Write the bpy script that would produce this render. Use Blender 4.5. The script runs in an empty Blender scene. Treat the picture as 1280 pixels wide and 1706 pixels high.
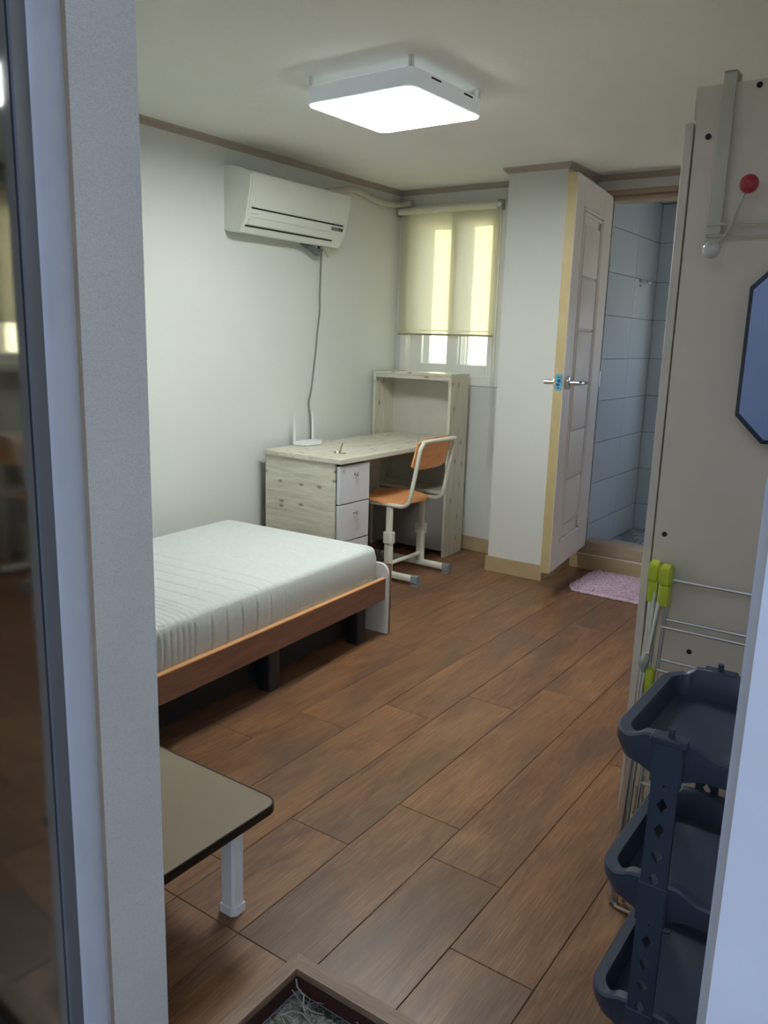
import bpy, bmesh, math, random
from mathutils import Vector, Matrix

random.seed(7)
S = bpy.context.scene
COL = S.collection
R = math.radians

# ------------------------------------------------------------------ camera
cam_d = bpy.data.cameras.new('camera')
cam_d.sensor_fit = 'VERTICAL'
cam_d.sensor_height = 36.0
cam_d.lens = 28.54
cam_d.clip_start = 0.01
cam = bpy.data.objects.new('camera', cam_d)
COL.objects.link(cam)
right = Vector((0.81953153, 0.57232596, 0.02847914))
down = Vector((0.14343504, -0.15676508, -0.97716483))
fwd = Vector((-0.55479227, 0.80490242, -0.21056553))
m = Matrix.Identity(4)
for r in range(3):
    m[r][0], m[r][1], m[r][2] = right[r], -down[r], -fwd[r]
m[2][3] = 1.32
cam.matrix_world = m
S.camera = cam

# ------------------------------------------------------------------ world, sun, exposure
W = bpy.data.worlds.new('sky')
S.world = W
W.use_nodes = True
bg = W.node_tree.nodes['Background']
bg.inputs[0].default_value = (0.60, 0.74, 1.0, 1)
bg.inputs[1].default_value = 2.35
sun_d = bpy.data.lights.new('sun', 'SUN')
sun_d.energy = 34.0
sun_d.angle = R(1.0)
sun_d.color = (1.0, 0.92, 0.74)
sun = bpy.data.objects.new('sun', sun_d)
COL.objects.link(sun)
sun.rotation_euler = Vector((-.75, .2, -.63)).to_track_quat('-Z', 'Y').to_euler()
LAMP_STRENGTH = 34.0
S.view_settings.view_transform = 'Standard'
S.view_settings.look = 'None'
S.view_settings.exposure = 0.45
S.view_settings.gamma = 1.0
S.view_settings.use_curve_mapping = False

# ------------------------------------------------------------------ colour + material helpers
def lin(r, g, b):
    f = lambda c: (c / 255 / 12.92) if c / 255 <= 0.04045 else ((c / 255 + 0.055) / 1.055) ** 2.4
    return (f(r), f(g), f(b), 1.0)

class NT:
    """small node-tree writer"""
    def __init__(s, name):
        s.m = bpy.data.materials.new(name)
        s.m.use_nodes = True
        s.t = s.m.node_tree
        s.n = s.t.nodes
        s.b = s.n['Principled BSDF']
        s.out = s.n['Material Output']
    def new(s, typ, **kw):
        n = s.n.new(typ)
        for k, v in kw.items():
            if k.startswith('i_'):
                n.inputs[k[2:].replace('_', ' ')].default_value = v
            else:
                setattr(n, k, v)
        return n
    def link(s, a, b):
        s.t.links.new(a, b)
    def coords(s, scale=(1, 1, 1), kind='Object', random_offset=False, rot=(0, 0, 0)):
        tc = s.new('ShaderNodeTexCoord')
        mp = s.new('ShaderNodeMapping')
        mp.inputs['Scale'].default_value = scale
        mp.inputs['Rotation'].default_value = rot
        src = tc.outputs[kind]
        if random_offset:
            oi = s.new('ShaderNodeObjectInfo')
            mul = s.new('ShaderNodeVectorMath', operation='SCALE')
            comb = s.new('ShaderNodeCombineXYZ')
            s.link(oi.outputs['Random'], comb.inputs[0])
            s.link(oi.outputs['Random'], comb.inputs[1])
            mul.inputs['Scale'].default_value = 37.0
            s.link(comb.outputs[0], mul.inputs[0])
            add = s.new('ShaderNodeVectorMath', operation='ADD')
            s.link(src, add.inputs[0]); s.link(mul.outputs[0], add.inputs[1])
            src = add.outputs[0]
        s.link(src, mp.inputs['Vector'])
        return mp.outputs[0]
    def noise(s, vec, scale, detail=4, rough=0.55, dist=0.0):
        n = s.new('ShaderNodeTexNoise')
        n.inputs['Scale'].default_value = scale
        n.inputs['Detail'].default_value = detail
        n.inputs['Roughness'].default_value = rough
        n.inputs['Distortion'].default_value = dist
        s.link(vec, n.inputs['Vector'])
        return n.outputs['Fac']
    def ramp(s, fac, stops, interp='LINEAR'):
        r = s.new('ShaderNodeValToRGB')
        r.color_ramp.interpolation = interp
        e = r.color_ramp.elements
        e[0].position, e[0].color = stops[0]
        e[1].position, e[1].color = stops[-1]
        for p, c in stops[1:-1]:
            x = e.new(p); x.color = c
        s.link(fac, r.inputs[0])
        return r.outputs[0]
    def mix(s, fac, a, b, blend='MIX'):
        n = s.new('ShaderNodeMix', data_type='RGBA', blend_type=blend)
        for v, i in ((fac, 0), (a, 6), (b, 7)):
            if hasattr(v, 'links'):
                s.link(v, n.inputs[i])
            else:
                n.inputs[i].default_value = v
        return n.outputs[2]
    def bump(s, height, strength=0.2, dist=0.005):
        b = s.new('ShaderNodeBump')
        b.inputs['Strength'].default_value = strength
        b.inputs['Distance'].default_value = dist
        s.link(height, b.inputs['Height'])
        s.link(b.outputs[0], s.b.inputs['Normal'])
    def col(s, c):
        if hasattr(c, 'links'):
            s.link(c, s.b.inputs['Base Color'])
        else:
            s.b.inputs['Base Color'].default_value = c
    def set(s, rough=0.5, metal=0.0, spec=0.5, coat=0.0):
        s.b.inputs['Roughness'].default_value = rough
        s.b.inputs['Metallic'].default_value = metal
        s.b.inputs['Specular IOR Level'].default_value = spec
        s.b.inputs['Coat Weight'].default_value = coat
        return s

def plain(name, c, rough=0.5, metal=0.0, spec=0.5, vary=0.06, scale=6.0, bump=0.0, bscale=200.0, coat=0.0):
    t = NT(name).set(rough, metal, spec, coat)
    v = t.coords()
    n = t.noise(v, scale, 3)
    lo = tuple(x * (1 - vary) for x in c[:3]) + (1,)
    hi = tuple(min(1, x * (1 + vary)) for x in c[:3]) + (1,)
    t.col(t.ramp(n, [(0.3, lo), (0.7, hi)]))
    if bump:
        t.bump(t.noise(v, bscale, 2), bump, 0.002)
    return t.m

def wallpaper(name, c, dirt=None):
    t = NT(name).set(0.85, 0, 0.25)
    v = t.coords()
    fibre = t.noise(t.coords((60, 60, 420)), 1.0, 3)
    stain = t.noise(v, 1.6, 4, 0.6)
    lo = tuple(x * 0.93 for x in c[:3]) + (1,)
    col = t.ramp(stain, [(0.35, lo), (0.6, c)])
    col = t.mix(t.ramp(fibre, [(0.35, (1, 1, 1, 1)), (0.75, (0, 0, 0, 1))]), col, tuple(x * 0.97 for x in c[:3]) + (1,))
    t.col(col)
    t.bump(fibre, 0.12, 0.002)
    return t.m

def wood(name, dark, mid, light, axis, scale=1.0, rough=0.5, knots=0.0, knot_col=(0.1, 0.06, 0.04, 1), spec=0.4, rnd=False, streak=9.0, bump=0.08):
    t = NT(name).set(rough, 0, spec)
    sc = [streak * scale] * 3
    sc[axis] = 1.0 * scale
    v = t.coords(tuple(sc), random_offset=rnd)
    g1 = t.noise(v, 2.2, 6, 0.6, 0.6)
    g2 = t.noise(v, 11.0, 3, 0.6, 0.2)
    c = t.ramp(g1, [(0.28, dark), (0.5, mid), (0.72, light)])
    c = t.mix(t.ramp(g2, [(0.40, (0, 0, 0, 1)), (0.72, (0.35, 0.35, 0.35, 1))]), c, dark)
    if knots:
        across = {0: 2, 1: 0, 2: 1}[axis]
        sp = t.new('ShaderNodeSeparateXYZ'); cm = t.new('ShaderNodeCombineXYZ')
        t.link(t.coords((1, 1, 1), random_offset=rnd), sp.inputs[0])
        for src, dst, f in ((axis, 0, 4.2), (across, 1, 9.0)):
            mu = t.new('ShaderNodeMath', operation='MULTIPLY'); mu.inputs[1].default_value = f * scale
            t.link(sp.outputs[src], mu.inputs[0]); t.link(mu.outputs[0], cm.inputs[dst])
        vo = t.new('ShaderNodeTexVoronoi', voronoi_dimensions='2D')
        vo.inputs['Scale'].default_value = 1.0
        t.link(cm.outputs[0], vo.inputs['Vector'])
        kn = t.ramp(vo.outputs['Distance'], [(0.04, (1, 1, 1, 1)), (0.20, (0, 0, 0, 1))])
        # only some cells carry a knot
        sep = t.new('ShaderNodeSeparateColor')
        t.link(vo.outputs['Color'], sep.inputs[0])
        sel = t.ramp(sep.outputs[0], [(1 - knots - 0.02, (0, 0, 0, 1)), (1 - knots, (1, 1, 1, 1))])
        k = t.mix(1.0, kn, sel, 'MULTIPLY')
        kd = t.mix(0.85, (0, 0, 0, 1), k)
        c = t.mix(kd, c, knot_col)
    t.col(c)
    t.bump(g2, bump, 0.002)
    return t.m

MAT = {}
MAT['wallpaper'] = wallpaper('pale wallpaper', (0.74, 0.76, 0.72, 1))
MAT['wallpaper_back'] = wallpaper('pale wallpaper 2', (0.72, 0.73, 0.70, 1))
MAT['ceiling'] = wallpaper('ceiling paper', (0.86, 0.87, 0.82, 1))
MAT['jamb_film'] = None
MAT['taupe'] = plain('taupe moulding', lin(178, 168, 152), 0.5)
MAT['tan'] = plain('tan skirting', lin(186, 164, 128), 0.45)
MAT['sill_wood'] = wood('sill laminate', lin(160, 142, 124), lin(180, 162, 142), lin(190, 172, 152), 0, 2, 0.45)
MAT['white_frame'] = plain('white painted frame', lin(200, 204, 214), 0.4, vary=0.05, scale=9)
MAT['pvc'] = plain('white pvc', lin(238, 238, 232), 0.35, vary=0.02)
MAT['door_face'] = plain('mauve grey door film', lin(242, 235, 233), 0.5, vary=0.02, scale=30, bump=0.1, bscale=120)
MAT['door_edge'] = plain('yellowed door edge', lin(186, 168, 124), 0.55, vary=0.08, scale=12)
MAT['chrome'] = plain('chrome', (0.78, 0.78, 0.78, 1), 0.16, 1.0, vary=0.02)
MAT['steel'] = plain('brushed steel', (0.80, 0.79, 0.74, 1), 0.30, 1.0, vary=0.05, scale=40)
MAT['white_plastic'] = plain('white plastic', lin(244, 245, 246), 0.35, vary=0.01)
MAT['ac_plastic'] = plain('aged white plastic', lin(222, 224, 214), 0.4, vary=0.03, scale=4)
MAT['dark_slot'] = plain('dark slot', lin(30, 30, 32), 0.7)
MAT['grey_part'] = plain('grey plastic', lin(120, 124, 126), 0.5)
MAT['cap_grey'] = plain('grey rubber', lin(132, 138, 142), 0.6)
MAT['ivory_paint'] = plain('ivory painted steel', lin(222, 222, 208), 0.35, vary=0.03)
MAT['orange'] = wood('orange stained plywood', lin(232, 152, 92), lin(246, 176, 116), lin(250, 186, 130), 1, 2.0, 0.4, bump=0.02)
MAT['orange_edge'] = wood('ply edge', lin(184, 112, 66), lin(206, 136, 88), lin(220, 160, 110), 1, 4.0, 0.5)
MAT['pine_x'] = wood('pale pine laminate x', lin(192, 189, 170), lin(216, 213, 196), lin(230, 228, 214), 0, 2.0, 0.45, 0.34, lin(124, 108, 88))
MAT['pine_y'] = wood('pale pine laminate y', lin(192, 189, 170), lin(216, 213, 196), lin(230, 228, 214), 1, 2.0, 0.45, 0.34, lin(124, 108, 88))
MAT['pine_z'] = wood('pale pine laminate z', lin(192, 189, 170), lin(216, 213, 196), lin(230, 228, 214), 2, 2.0, 0.45, 0.34, lin(124, 108, 88))
MAT['bed_wood'] = wood('cherry laminate', lin(120, 84, 68), lin(138, 98, 80), lin(150, 110, 90), 1, 2.0, 0.4, bump=0.02)
MAT['bed_edge'] = plain('orange edge band', lin(214, 160, 112), 0.4)
MAT['bed_panel'] = plain('pale grey laminate', lin(226, 229, 232), 0.5)
MAT['navy'] = plain('dark navy plastic', lin(34, 36, 44), 0.45)
MAT['cart'] = plain('black navy plastic', lin(56, 66, 86), 0.42, vary=0.08, bump=0.12, bscale=300)
MAT['wardrobe'] = plain('greige melamine', lin(234, 221, 203), 0.5, vary=0.03, scale=3, bump=0.05, bscale=150)
MAT['wardrobe_edge'] = plain('greige edge', lin(228, 218, 202), 0.5)
MAT['hole'] = plain('dark screw hole', lin(40, 36, 34), 0.6)
MAT['cream_metal'] = plain('cream enamel', lin(205, 200, 182), 0.35)
MAT['red_ball'] = plain('red gloss', lin(176, 32, 56), 0.15, vary=0.03, coat=0.5)
MAT['white_ball'] = plain('white gloss', lin(214, 212, 204), 0.15, vary=0.03, coat=0.5)
MAT['lime'] = plain('lime green plastic', lin(200, 212, 58), 0.35, vary=0.05)
MAT['clear_clip'] = plain('clear plastic', lin(176, 178, 170), 0.12, vary=0.1)
MAT['cable'] = plain('grey cable', lin(134, 134, 126), 0.5)
MAT['hose'] = plain('wrapped hose', lin(196, 192, 176), 0.7, vary=0.08, scale=30)
MAT['tape'] = plain('grey tape', lin(104, 112, 116), 0.35)
MAT['brass'] = plain('brass key', (0.42, 0.36, 0.22, 1), 0.3, 1.0)
MAT['sticker'] = plain('blue sticker', lin(92, 160, 186), 0.4, vary=0.1, scale=60)
MAT['sticker_ink'] = plain('dark blue ink', lin(30, 66, 96), 0.5)
MAT['riser'] = plain('dark maroon riser', lin(78, 46, 44), 0.5)
MAT['concrete'] = plain('grey concrete', lin(168, 168, 164), 0.85, vary=0.12, scale=3)
MAT['outer_wall'] = plain('outer render', lin(214, 216, 220), 0.85, vary=0.06, scale=4)
MAT['bounce_cream'] = plain('cream render', lin(236, 226, 200), 0.9, vary=0.05, scale=2)
MAT['dark_leaf_frame'] = plain('slate metal stile', lin(112, 117, 130), 0.6, 0.0, vary=0.05)
MAT['table_edge'] = plain('black edge band', lin(30, 26, 24), 0.25)
MAT['drawer_white'] = None
MAT['grout'] = plain('grey grout', lin(110, 116, 124), 0.8)
MAT['bath_wall'] = plain('bath plaster', lin(190, 200, 210), 0.7)
MAT['light_body0'] = plain('lamp housing', lin(214, 220, 224), 0.45, vary=0.02)

def mk_jamb():
    t = NT('linen door film').set(0.75, 0, 0.25)
    f = t.noise(t.coords((260, 260, 1500)), 1.0, 3, 0.6)
    f2 = t.noise(t.coords(), 2.5, 3)
    c = t.ramp(f, [(0.30, lin(206, 203, 199)), (0.55, lin(232, 228, 223)), (0.8, lin(238, 234, 229))])
    c = t.mix(t.ramp(f2, [(0.35, (0.25, 0.25, 0.25, 1)), (0.7, (0, 0, 0, 1))]), c, lin(168, 160, 150))
    t.col(c); t.bump(f, 0.05, 0.001)
    return t.m
MAT['jamb_film'] = mk_jamb()

def mk_plank():
    t = NT('dark walnut vinyl plank').set(0.36, 0, 0.42)
    v = t.coords((7, 1.4, 7), random_offset=True)
    g1 = t.noise(v, 1.6, 7, 0.62, 1.2)
    g2 = t.noise(t.coords((55, 2.2, 55), random_offset=True), 2.0, 4, 0.6, 0.4)
    big = t.noise(t.coords((2.2, 0.9, 2), random_offset=True), 1.6, 3, 0.5, 0.6)
    c = t.ramp(g1, [(0.25, lin(92, 58, 42)), (0.45, lin(122, 84, 58)), (0.62, lin(142, 102, 70)), (0.80, lin(166, 128, 90))])
    c = t.mix(t.ramp(g2, [(0.45, (0, 0, 0, 1)), (0.75, (0.30, 0.30, 0.30, 1))]), c, lin(82, 56, 42))
    g3 = t.noise(t.coords((130, 4.0, 130), random_offset=True), 2.0, 3, 0.6, 0.5)
    c = t.mix(t.ramp(g3, [(0.50, (0, 0, 0, 1)), (0.78, (0.55, 0.55, 0.55, 1))]), c, lin(184, 148, 108))
    c = t.mix(t.ramp(big, [(0.42, (0, 0, 0, 1)), (0.68, (0.65, 0.65, 0.65, 1))]), c, lin(94, 74, 62))
    oi = t.new('ShaderNodeObjectInfo')
    tint = t.ramp(oi.outputs['Random'], [(0.0, (0.90, 0.88, 0.88, 1)), (0.5, (1.0, 0.97, 0.94, 1)), (1.0, (1.06, 1.0, 0.92, 1))])
    c = t.mix(1.0, c, tint, 'MULTIPLY')
    t.col(c)
    rr = t.ramp(g2, [(0.3, (0.34, 0.34, 0.34, 1)), (0.7, (0.44, 0.44, 0.44, 1))])
    t.link(rr, t.b.inputs['Roughness'])
    t.bump(g2, 0.12, 0.001)
    return t.m
MAT['plank'] = mk_plank()
MAT['rim'] = wood('entrance rim wood', lin(112, 88, 72), lin(146, 118, 98), lin(166, 138, 116), 1, 3.0, 0.5)
MAT['rim_x'] = wood('entrance rim wood x', lin(112, 88, 72), lin(146, 118, 98), lin(166, 138, 116), 0, 3.0, 0.5)

def mk_drawer():
    t = NT('white knotted drawer front').set(0.45, 0, 0.4)
    v = t.coords()
    vo = t.new('ShaderNodeTexVoronoi'); vo.inputs['Scale'].default_value = 9.0
    t.link(v, vo.inputs['Vector'])
    k = t.ramp(vo.outputs['Distance'], [(0.03, (0.6, 0.6, 0.6, 1)), (0.16, (0, 0, 0, 1))])
    pink = t.ramp(t.noise(v, 6, 4), [(0.58, (0, 0, 0, 1)), (0.72, (0.5, 0.5, 0.5, 1))])
    c = t.mix(k, lin(214, 214, 220), lin(150, 146, 148))
    c = t.mix(pink, c, lin(206, 180, 176))
    t.col(c)
    return t.m
MAT['drawer_white'] = mk_drawer()

def mk_fabric():
    t = NT('white quilted fabric').set(0.95, 0, 0.1)
    v = t.coords((40, 220, 160))
    n = t.noise(v, 1.0, 3, 0.6, 0.6)
    t.col(t.ramp(n, [(0.3, lin(196, 200, 199)), (0.7, lin(212, 216, 214))]))
    t.bump(n, 0.35, 0.004)
    return t.m
MAT['mattress'] = mk_fabric()

def mk_rug():
    t = NT('pale pink pile').set(1.0, 0, 0.0)
    n = t.noise(t.coords(), 90, 4, 0.7)
    t.col(t.ramp(n, [(0.3, lin(206, 176, 196)), (0.7, lin(238, 216, 232))]))
    t.bump(n, 0.6, 0.006)
    return t.m
MAT['rug'] = mk_rug()

def mk_tabletop():
    t = NT('grey brown table film').set(0.4, 0, 0.4)
    n = t.noise(t.coords((160, 240, 240)), 1.5, 3, 0.6)
    t.col(t.ramp(n, [(0.3, lin(130, 114, 96)), (0.7, lin(140, 123, 104))]))
    return t.m
MAT['tabletop'] = mk_tabletop()

def mk_tile(name, lo, hi, rough=0.15):
    t = NT(name).set(rough, 0, 0.5)
    oi = t.new('ShaderNodeObjectInfo')
    c = t.ramp(oi.outputs['Random'], [(0.0, lo), (1.0, hi)])
    t.col(c)
    t.bump(t.noise(t.coords((3, 3, 26)), 1.0, 2), 0.25, 0.004)
    return t.m
MAT['wall_tile'] = mk_tile('glazed pale tile', lin(196, 208, 224), lin(206, 217, 232))
MAT['floor_tile'] = mk_tile('blue grey mosaic', lin(84, 98, 118), lin(196, 204, 214), 0.3)

def mk_glass(name, tint=(0.97, 0.985, 0.975, 1), clear=0.92, rough=0.02):
    t = NT(name)
    t.n.remove(t.b)
    tr = t.new('ShaderNodeBsdfTransparent'); tr.inputs[0].default_value = tint
    gl = t.new('ShaderNodeBsdfGlossy'); gl.inputs['Roughness'].default_value = rough
    mx = t.new('ShaderNodeMixShader'); mx.inputs[0].default_value = 1 - clear
    t.link(tr.outputs[0], mx.inputs[1]); t.link(gl.outputs[0], mx.inputs[2])
    t.link(mx.outputs[0], t.out.inputs[0])
    return t.m
MAT['glass'] = mk_glass('window glass')

def mk_blind():
    t = NT('cream roller fabric')
    t.n.remove(t.b)
    n = t.noise(t.coords((300, 300, 300)), 1.0, 2)
    c = t.ramp(n, [(0.3, lin(240, 238, 220)), (0.7, lin(248, 246, 230))])
    df = t.new('ShaderNodeBsdfDiffuse'); tl = t.new('ShaderNodeBsdfTranslucent')
    tr = t.new('ShaderNodeBsdfTransparent'); tr.inputs[0].default_value = (1.0, 0.985, 0.9, 1)
    t.link(c, df.inputs[0]); t.link(c, tl.inputs[0])
    m1 = t.new('ShaderNodeMixShader'); m1.inputs[0].default_value = 0.5
    t.link(df.outputs[0], m1.inputs[1]); t.link(tl.outputs[0], m1.inputs[2])
    m2 = t.new('ShaderNodeMixShader'); m2.inputs[0].default_value = 0.28
    t.link(m1.outputs[0], m2.inputs[1]); t.link(tr.outputs[0], m2.inputs[2])
    t.link(m2.outputs[0], t.out.inputs[0])
    return t.m
MAT['blind'] = mk_blind()

def mk_dark_glass():
    t = NT('dark glossy door film').set(0.06, 0, 0.5, 0.0)
    n = t.noise(t.coords(), 30, 2)
    t.col(t.ramp(n, [(0.4, lin(14, 12, 11)), (0.7, lin(20, 17, 16))]))
    t.bump(t.noise(t.coords(), 60, 2), 0.02, 0.001)
    return t.m
MAT['dark_leaf'] = mk_dark_glass()

def mk_mirror():
    t = NT('mirror glass').set(0.03, 1.0, 0.5)
    n = t.noise(t.coords(), 3, 2)
    t.col(t.ramp(n, [(0.3, (0.66, 0.72, 0.82, 1)), (0.7, (0.70, 0.76, 0.85, 1))]))
    return t.m
MAT['mirror'] = mk_mirror()

def mk_emit(name, c, s):
    t = NT(name)
    t.n.remove(t.b)
    e = t.new('ShaderNodeEmission'); e.inputs[0].default_value = c; e.inputs[1].default_value = s
    t.link(e.outputs[0], t.out.inputs[0])
    return t.m
def mk_housing():
    t = NT('translucent lamp housing').set(0.45, 0, 0.4)
    n = t.noise(t.coords(), 5, 2)
    t.col(t.ramp(n, [(0.3, lin(212, 218, 222)), (0.7, lin(220, 226, 230))]))
    t.b.inputs['Emission Color'].default_value = (0.85, 0.95, 1.0, 1)
    t.b.inputs['Emission Strength'].default_value = 0.10
    return t.m
MAT['light_body'] = mk_housing()
MAT['lamp'] = mk_emit('lit diffuser', (0.95, 1.0, 0.98, 1), LAMP_STRENGTH)
MAT['lamp_leak'] = mk_emit('lit led edge', (0.9, 0.98, 1.0, 1), 0.35)

def mk_mat():
    t = NT('printed doormat').set(0.55, 0, 0.4)
    n = t.noise(t.coords(), 14, 4, 0.6, 4.0)
    c = t.ramp(n, [(0.40, lin(22, 26, 26)), (0.49, lin(92, 96, 92)), (0.51, lin(130, 132, 126)), (0.54, lin(34, 40, 38))])
    t.col(c)
    t.bump(n, 0.4, 0.004)
    return t.m
MAT['doormat'] = mk_mat()
MAT['straw'] = plain('pale plastic straw', lin(150, 150, 140), 0.4)

# ------------------------------------------------------------------ geometry helpers
def box(bm, x0, x1, y0, y1, z0, z1, bev=0.0, seg=1):
    vs = [bm.verts.new((x, y, z)) for x in (x0, x1) for y in (y0, y1) for z in (z0, z1)]
    f = [(0, 1, 3, 2), (4, 6, 7, 5), (0, 4, 5, 1), (2, 3, 7, 6), (0, 2, 6, 4), (1, 5, 7, 3)]
    fs = [bm.faces.new([vs[i] for i in q]) for q in f]
    if bev > 0:
        es = list({e for q in fs for e in q.edges})
        bmesh.ops.bevel(bm, geom=es, offset=bev, segments=seg, affect='EDGES', profile=0.5)
    return bm

def prism(bm, poly, axis, a, b):
    """poly: 2-D outline; extruded along axis (0,1,2) from a to b. 2-D coords are the other two axes in order."""
    def P(u, v, w):
        return {0: (w, u, v), 1: (u, w, v), 2: (u, v, w)}[axis]
    A = [bm.verts.new(P(u, v, a)) for u, v in poly]
    B = [bm.verts.new(P(u, v, b)) for u, v in poly]
    bm.faces.new(A); bm.faces.new(list(reversed(B)))
    n = len(poly)
    for i in range(n):
        bm.faces.new((A[i], B[i], B[(i + 1) % n], A[(i + 1) % n]))
    bmesh.ops.recalc_face_normals(bm, faces=bm.faces[:])
    return bm

def tube(bm, pts, r, n=10, closed=False, caps=True):
    pts = [Vector(p) for p in pts]
    rs = r if isinstance(r, (list, tuple)) else [r] * len(pts)
    rings = []
    up = None
    for i, p in enumerate(pts):
        if closed:
            d = (pts[(i + 1) % len(pts)] - pts[i - 1])
        else:
            d = pts[min(i + 1, len(pts) - 1)] - pts[max(i - 1, 0)]
        d.normalize()
        if up is None:
            up = Vector((0, 0, 1)) if abs(d.z) < 0.9 else Vector((1, 0, 0))
        s = d.cross(up); s.normalize()
        up = s.cross(d); up.normalize()
        rings.append([bm.verts.new(p + (s * math.cos(2 * math.pi * k / n) + up * math.sin(2 * math.pi * k / n)) * rs[i]) for k in range(n)])
    m_ = len(rings)
    for i in range(m_ if closed else m_ - 1):
        a, b = rings[i], rings[(i + 1) % m_]
        for k in range(n):
            bm.faces.new((a[k], a[(k + 1) % n], b[(k + 1) % n], b[k]))
    if caps and not closed:
        bm.faces.new(list(reversed(rings[0]))); bm.faces.new(rings[-1])
    return bm

def arc(c, r, a0, a1, n, plane):
    """points on an arc in plane 'xz','yz','xy' round c"""
    out = []
    for i in range(n + 1):
        a = a0 + (a1 - a0) * i / n
        u, v = r * math.cos(a), r * math.sin(a)
        out.append({'xz': (c[0] + u, c[1], c[2] + v), 'yz': (c[0], c[1] + u, c[2] + v), 'xy': (c[0] + u, c[1] + v, c[2])}[plane])
    return out

def smooth_path(pts, n=6):
    """Catmull-Rom through pts"""
    P = [Vector(p) for p in pts]
    P = [P[0] * 2 - P[1]] + P + [P[-1] * 2 - P[-2]]
    out = []
    for i in range(1, len(P) - 2):
        for k in range(n):
            t = k / n
            a, b, c, d = P[i - 1], P[i], P[i + 1], P[i + 2]
            out.append(0.5 * ((2 * b) + (c - a) * t + (2 * a - 5 * b + 4 * c - d) * t * t + (3 * b - a - 3 * c + d) * t ** 3))
    out.append(P[-2])
    return out

def ball(bm, c, r, seg=16, rings=10, sc=(1, 1, 1)):
    g = bmesh.ops.create_uvsphere(bm, u_segments=seg, v_segments=rings, radius=r)
    for v in g['verts']:
        v.co = Vector((v.co.x * sc[0], v.co.y * sc[1], v.co.z * sc[2])) + Vector(c)
    return bm

def cyl(bm, a, b, r, n=16):
    return tube(bm, [a, b], r, n)

def rrect(x0, x1, y0, y1, r, n=5):
    out = []
    for cx, cy, a in ((x1 - r, y1 - r, 0), (x0 + r, y1 - r, 90), (x0 + r, y0 + r, 180), (x1 - r, y0 + r, 270)):
        for i in range(n + 1):
            t = R(a + 90 * i / n)
            out.append((cx + r * math.cos(t), cy + r * math.sin(t)))
    return out

def root_of(o):
    while o.parent is not None:
        o = o.parent
    return o

def obj(name, bm, mat, parent=None, smooth=False, local=False):
    """link bm as one mesh object; world coordinates unless local"""
    me = bpy.data.meshes.new(name)
    bmesh.ops.recalc_face_normals(bm, faces=bm.faces[:])
    if parent is not None and not local:
        o0 = root_of(parent).location
        for v in bm.verts:
            v.co -= o0
    bm.to_mesh(me); bm.free()
    for mm in (mat if isinstance(mat, (list, tuple)) else [mat]):
        me.materials.append(MAT[mm] if isinstance(mm, str) else mm)
    if smooth:
        for p in me.polygons:
            p.use_smooth = True
        if smooth != 'all':
            try:
                me.set_sharp_from_angle(angle=R(38))
            except Exception:
                pass
    o = bpy.data.objects.new(name, me)
    COL.objects.link(o)
    if parent is not None:
        o.parent = parent
    return o

def NB():
    return bmesh.new()

def bxo(name, b, mat, parent=None, bev=0.0, seg=1, local=False):
    return obj(name, box(NB(), *b, bev=bev, seg=seg), mat, parent, smooth=bool(bev), local=local)

def thing(name, label, cat, loc=(0, 0, 0), rotz=0.0, group=None):
    o = bpy.data.objects.new(name, None)
    COL.objects.link(o)
    o.location = loc
    o.rotation_euler = (0, 0, rotz)
    return tag(o, label, cat, group)

def tag(o, label, cat, group=None):
    o['label'] = label; o['category'] = cat
    if group:
        o['group'] = group
    return o

def struct(o, label=None):
    o['kind'] = 'structure'
    if label:
        o['label'] = label
    return o

# ================================================================== SETTING
XL, XR = -3.03, 0.08          # room side walls
YB = 4.48                     # window wall
YD = 4.55                     # bathroom door wall
YE0, YE1 = 0.586, 0.735         # entrance wall, outer and inner face
ZC = 2.215                    # ceiling
PX, PY = -0.97, 1.13          # shoe pit corner
ZP = -0.040                   # shoe pit floor

bm = NB()
box(bm, XL - .1, PX, YE0, 4.62, -.22, -.004)
box(bm, PX, .25, PY, 4.62, -.22, -.004)
floor = struct(obj('floor', bm, 'hole'), 'dark walnut plank floor of the room')
# planks: lanes along the depth, staggered butt joints (real positions where the photograph shows them)
LANE = 0.2025
x_ref = -1.1465
joints = {-4: 2.50, -3: 2.816, -2: 2.055, -1: 2.30, 0: 1.543, 1: 1.784, 2: 1.632, 3: 1.382}
plank_mesh = {}
def lay_plank(xa, xb, ya, yb):
    w, l = round(xb - xa, 4), round(yb - ya, 4)
    if (w, l) not in plank_mesh:
        bb = box(NB(), 0.0006, w - 0.0006, 0.0006, l - 0.0006, -.004, 0.0, bev=0.0013)
        me = bpy.data.meshes.new('plank')
        bmesh.ops.recalc_face_normals(bb, faces=bb.faces[:])
        bb.to_mesh(me); bb.free()
        me.materials.append(MAT['plank'])
        plank_mesh[(w, l)] = me
    p = bpy.data.objects.new('plank', plank_mesh[(w, l)])
    COL.objects.link(p)
    p.parent = floor
    p.location = (xa, ya, 0)
for k in range(-10, 7):
    x1 = x_ref + LANE * k
    x0 = x1 - LANE
    x0c, x1c = max(x0, XL), min(x1, XR)
    if x1c - x0c < 0.01:
        continue
    base = joints.get(k, 1.5 + ((k * 0.377) % 1.0))
    y = base - 2.01
    while y < 4.6:
        a, b = y, y + 1.005
        y += 1.005
        a, b = max(a, YE1 - .1), min(b, 4.56)
        for xa, xb, ya, yb in ((x0c, x1c, max(a, PY + .004), b), (x0c, min(x1c, PX), a, min(b, PY + .004))):
            if xb - xa > .02 and yb - ya > .02:
                lay_plank(xa, xb, ya, yb)

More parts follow.
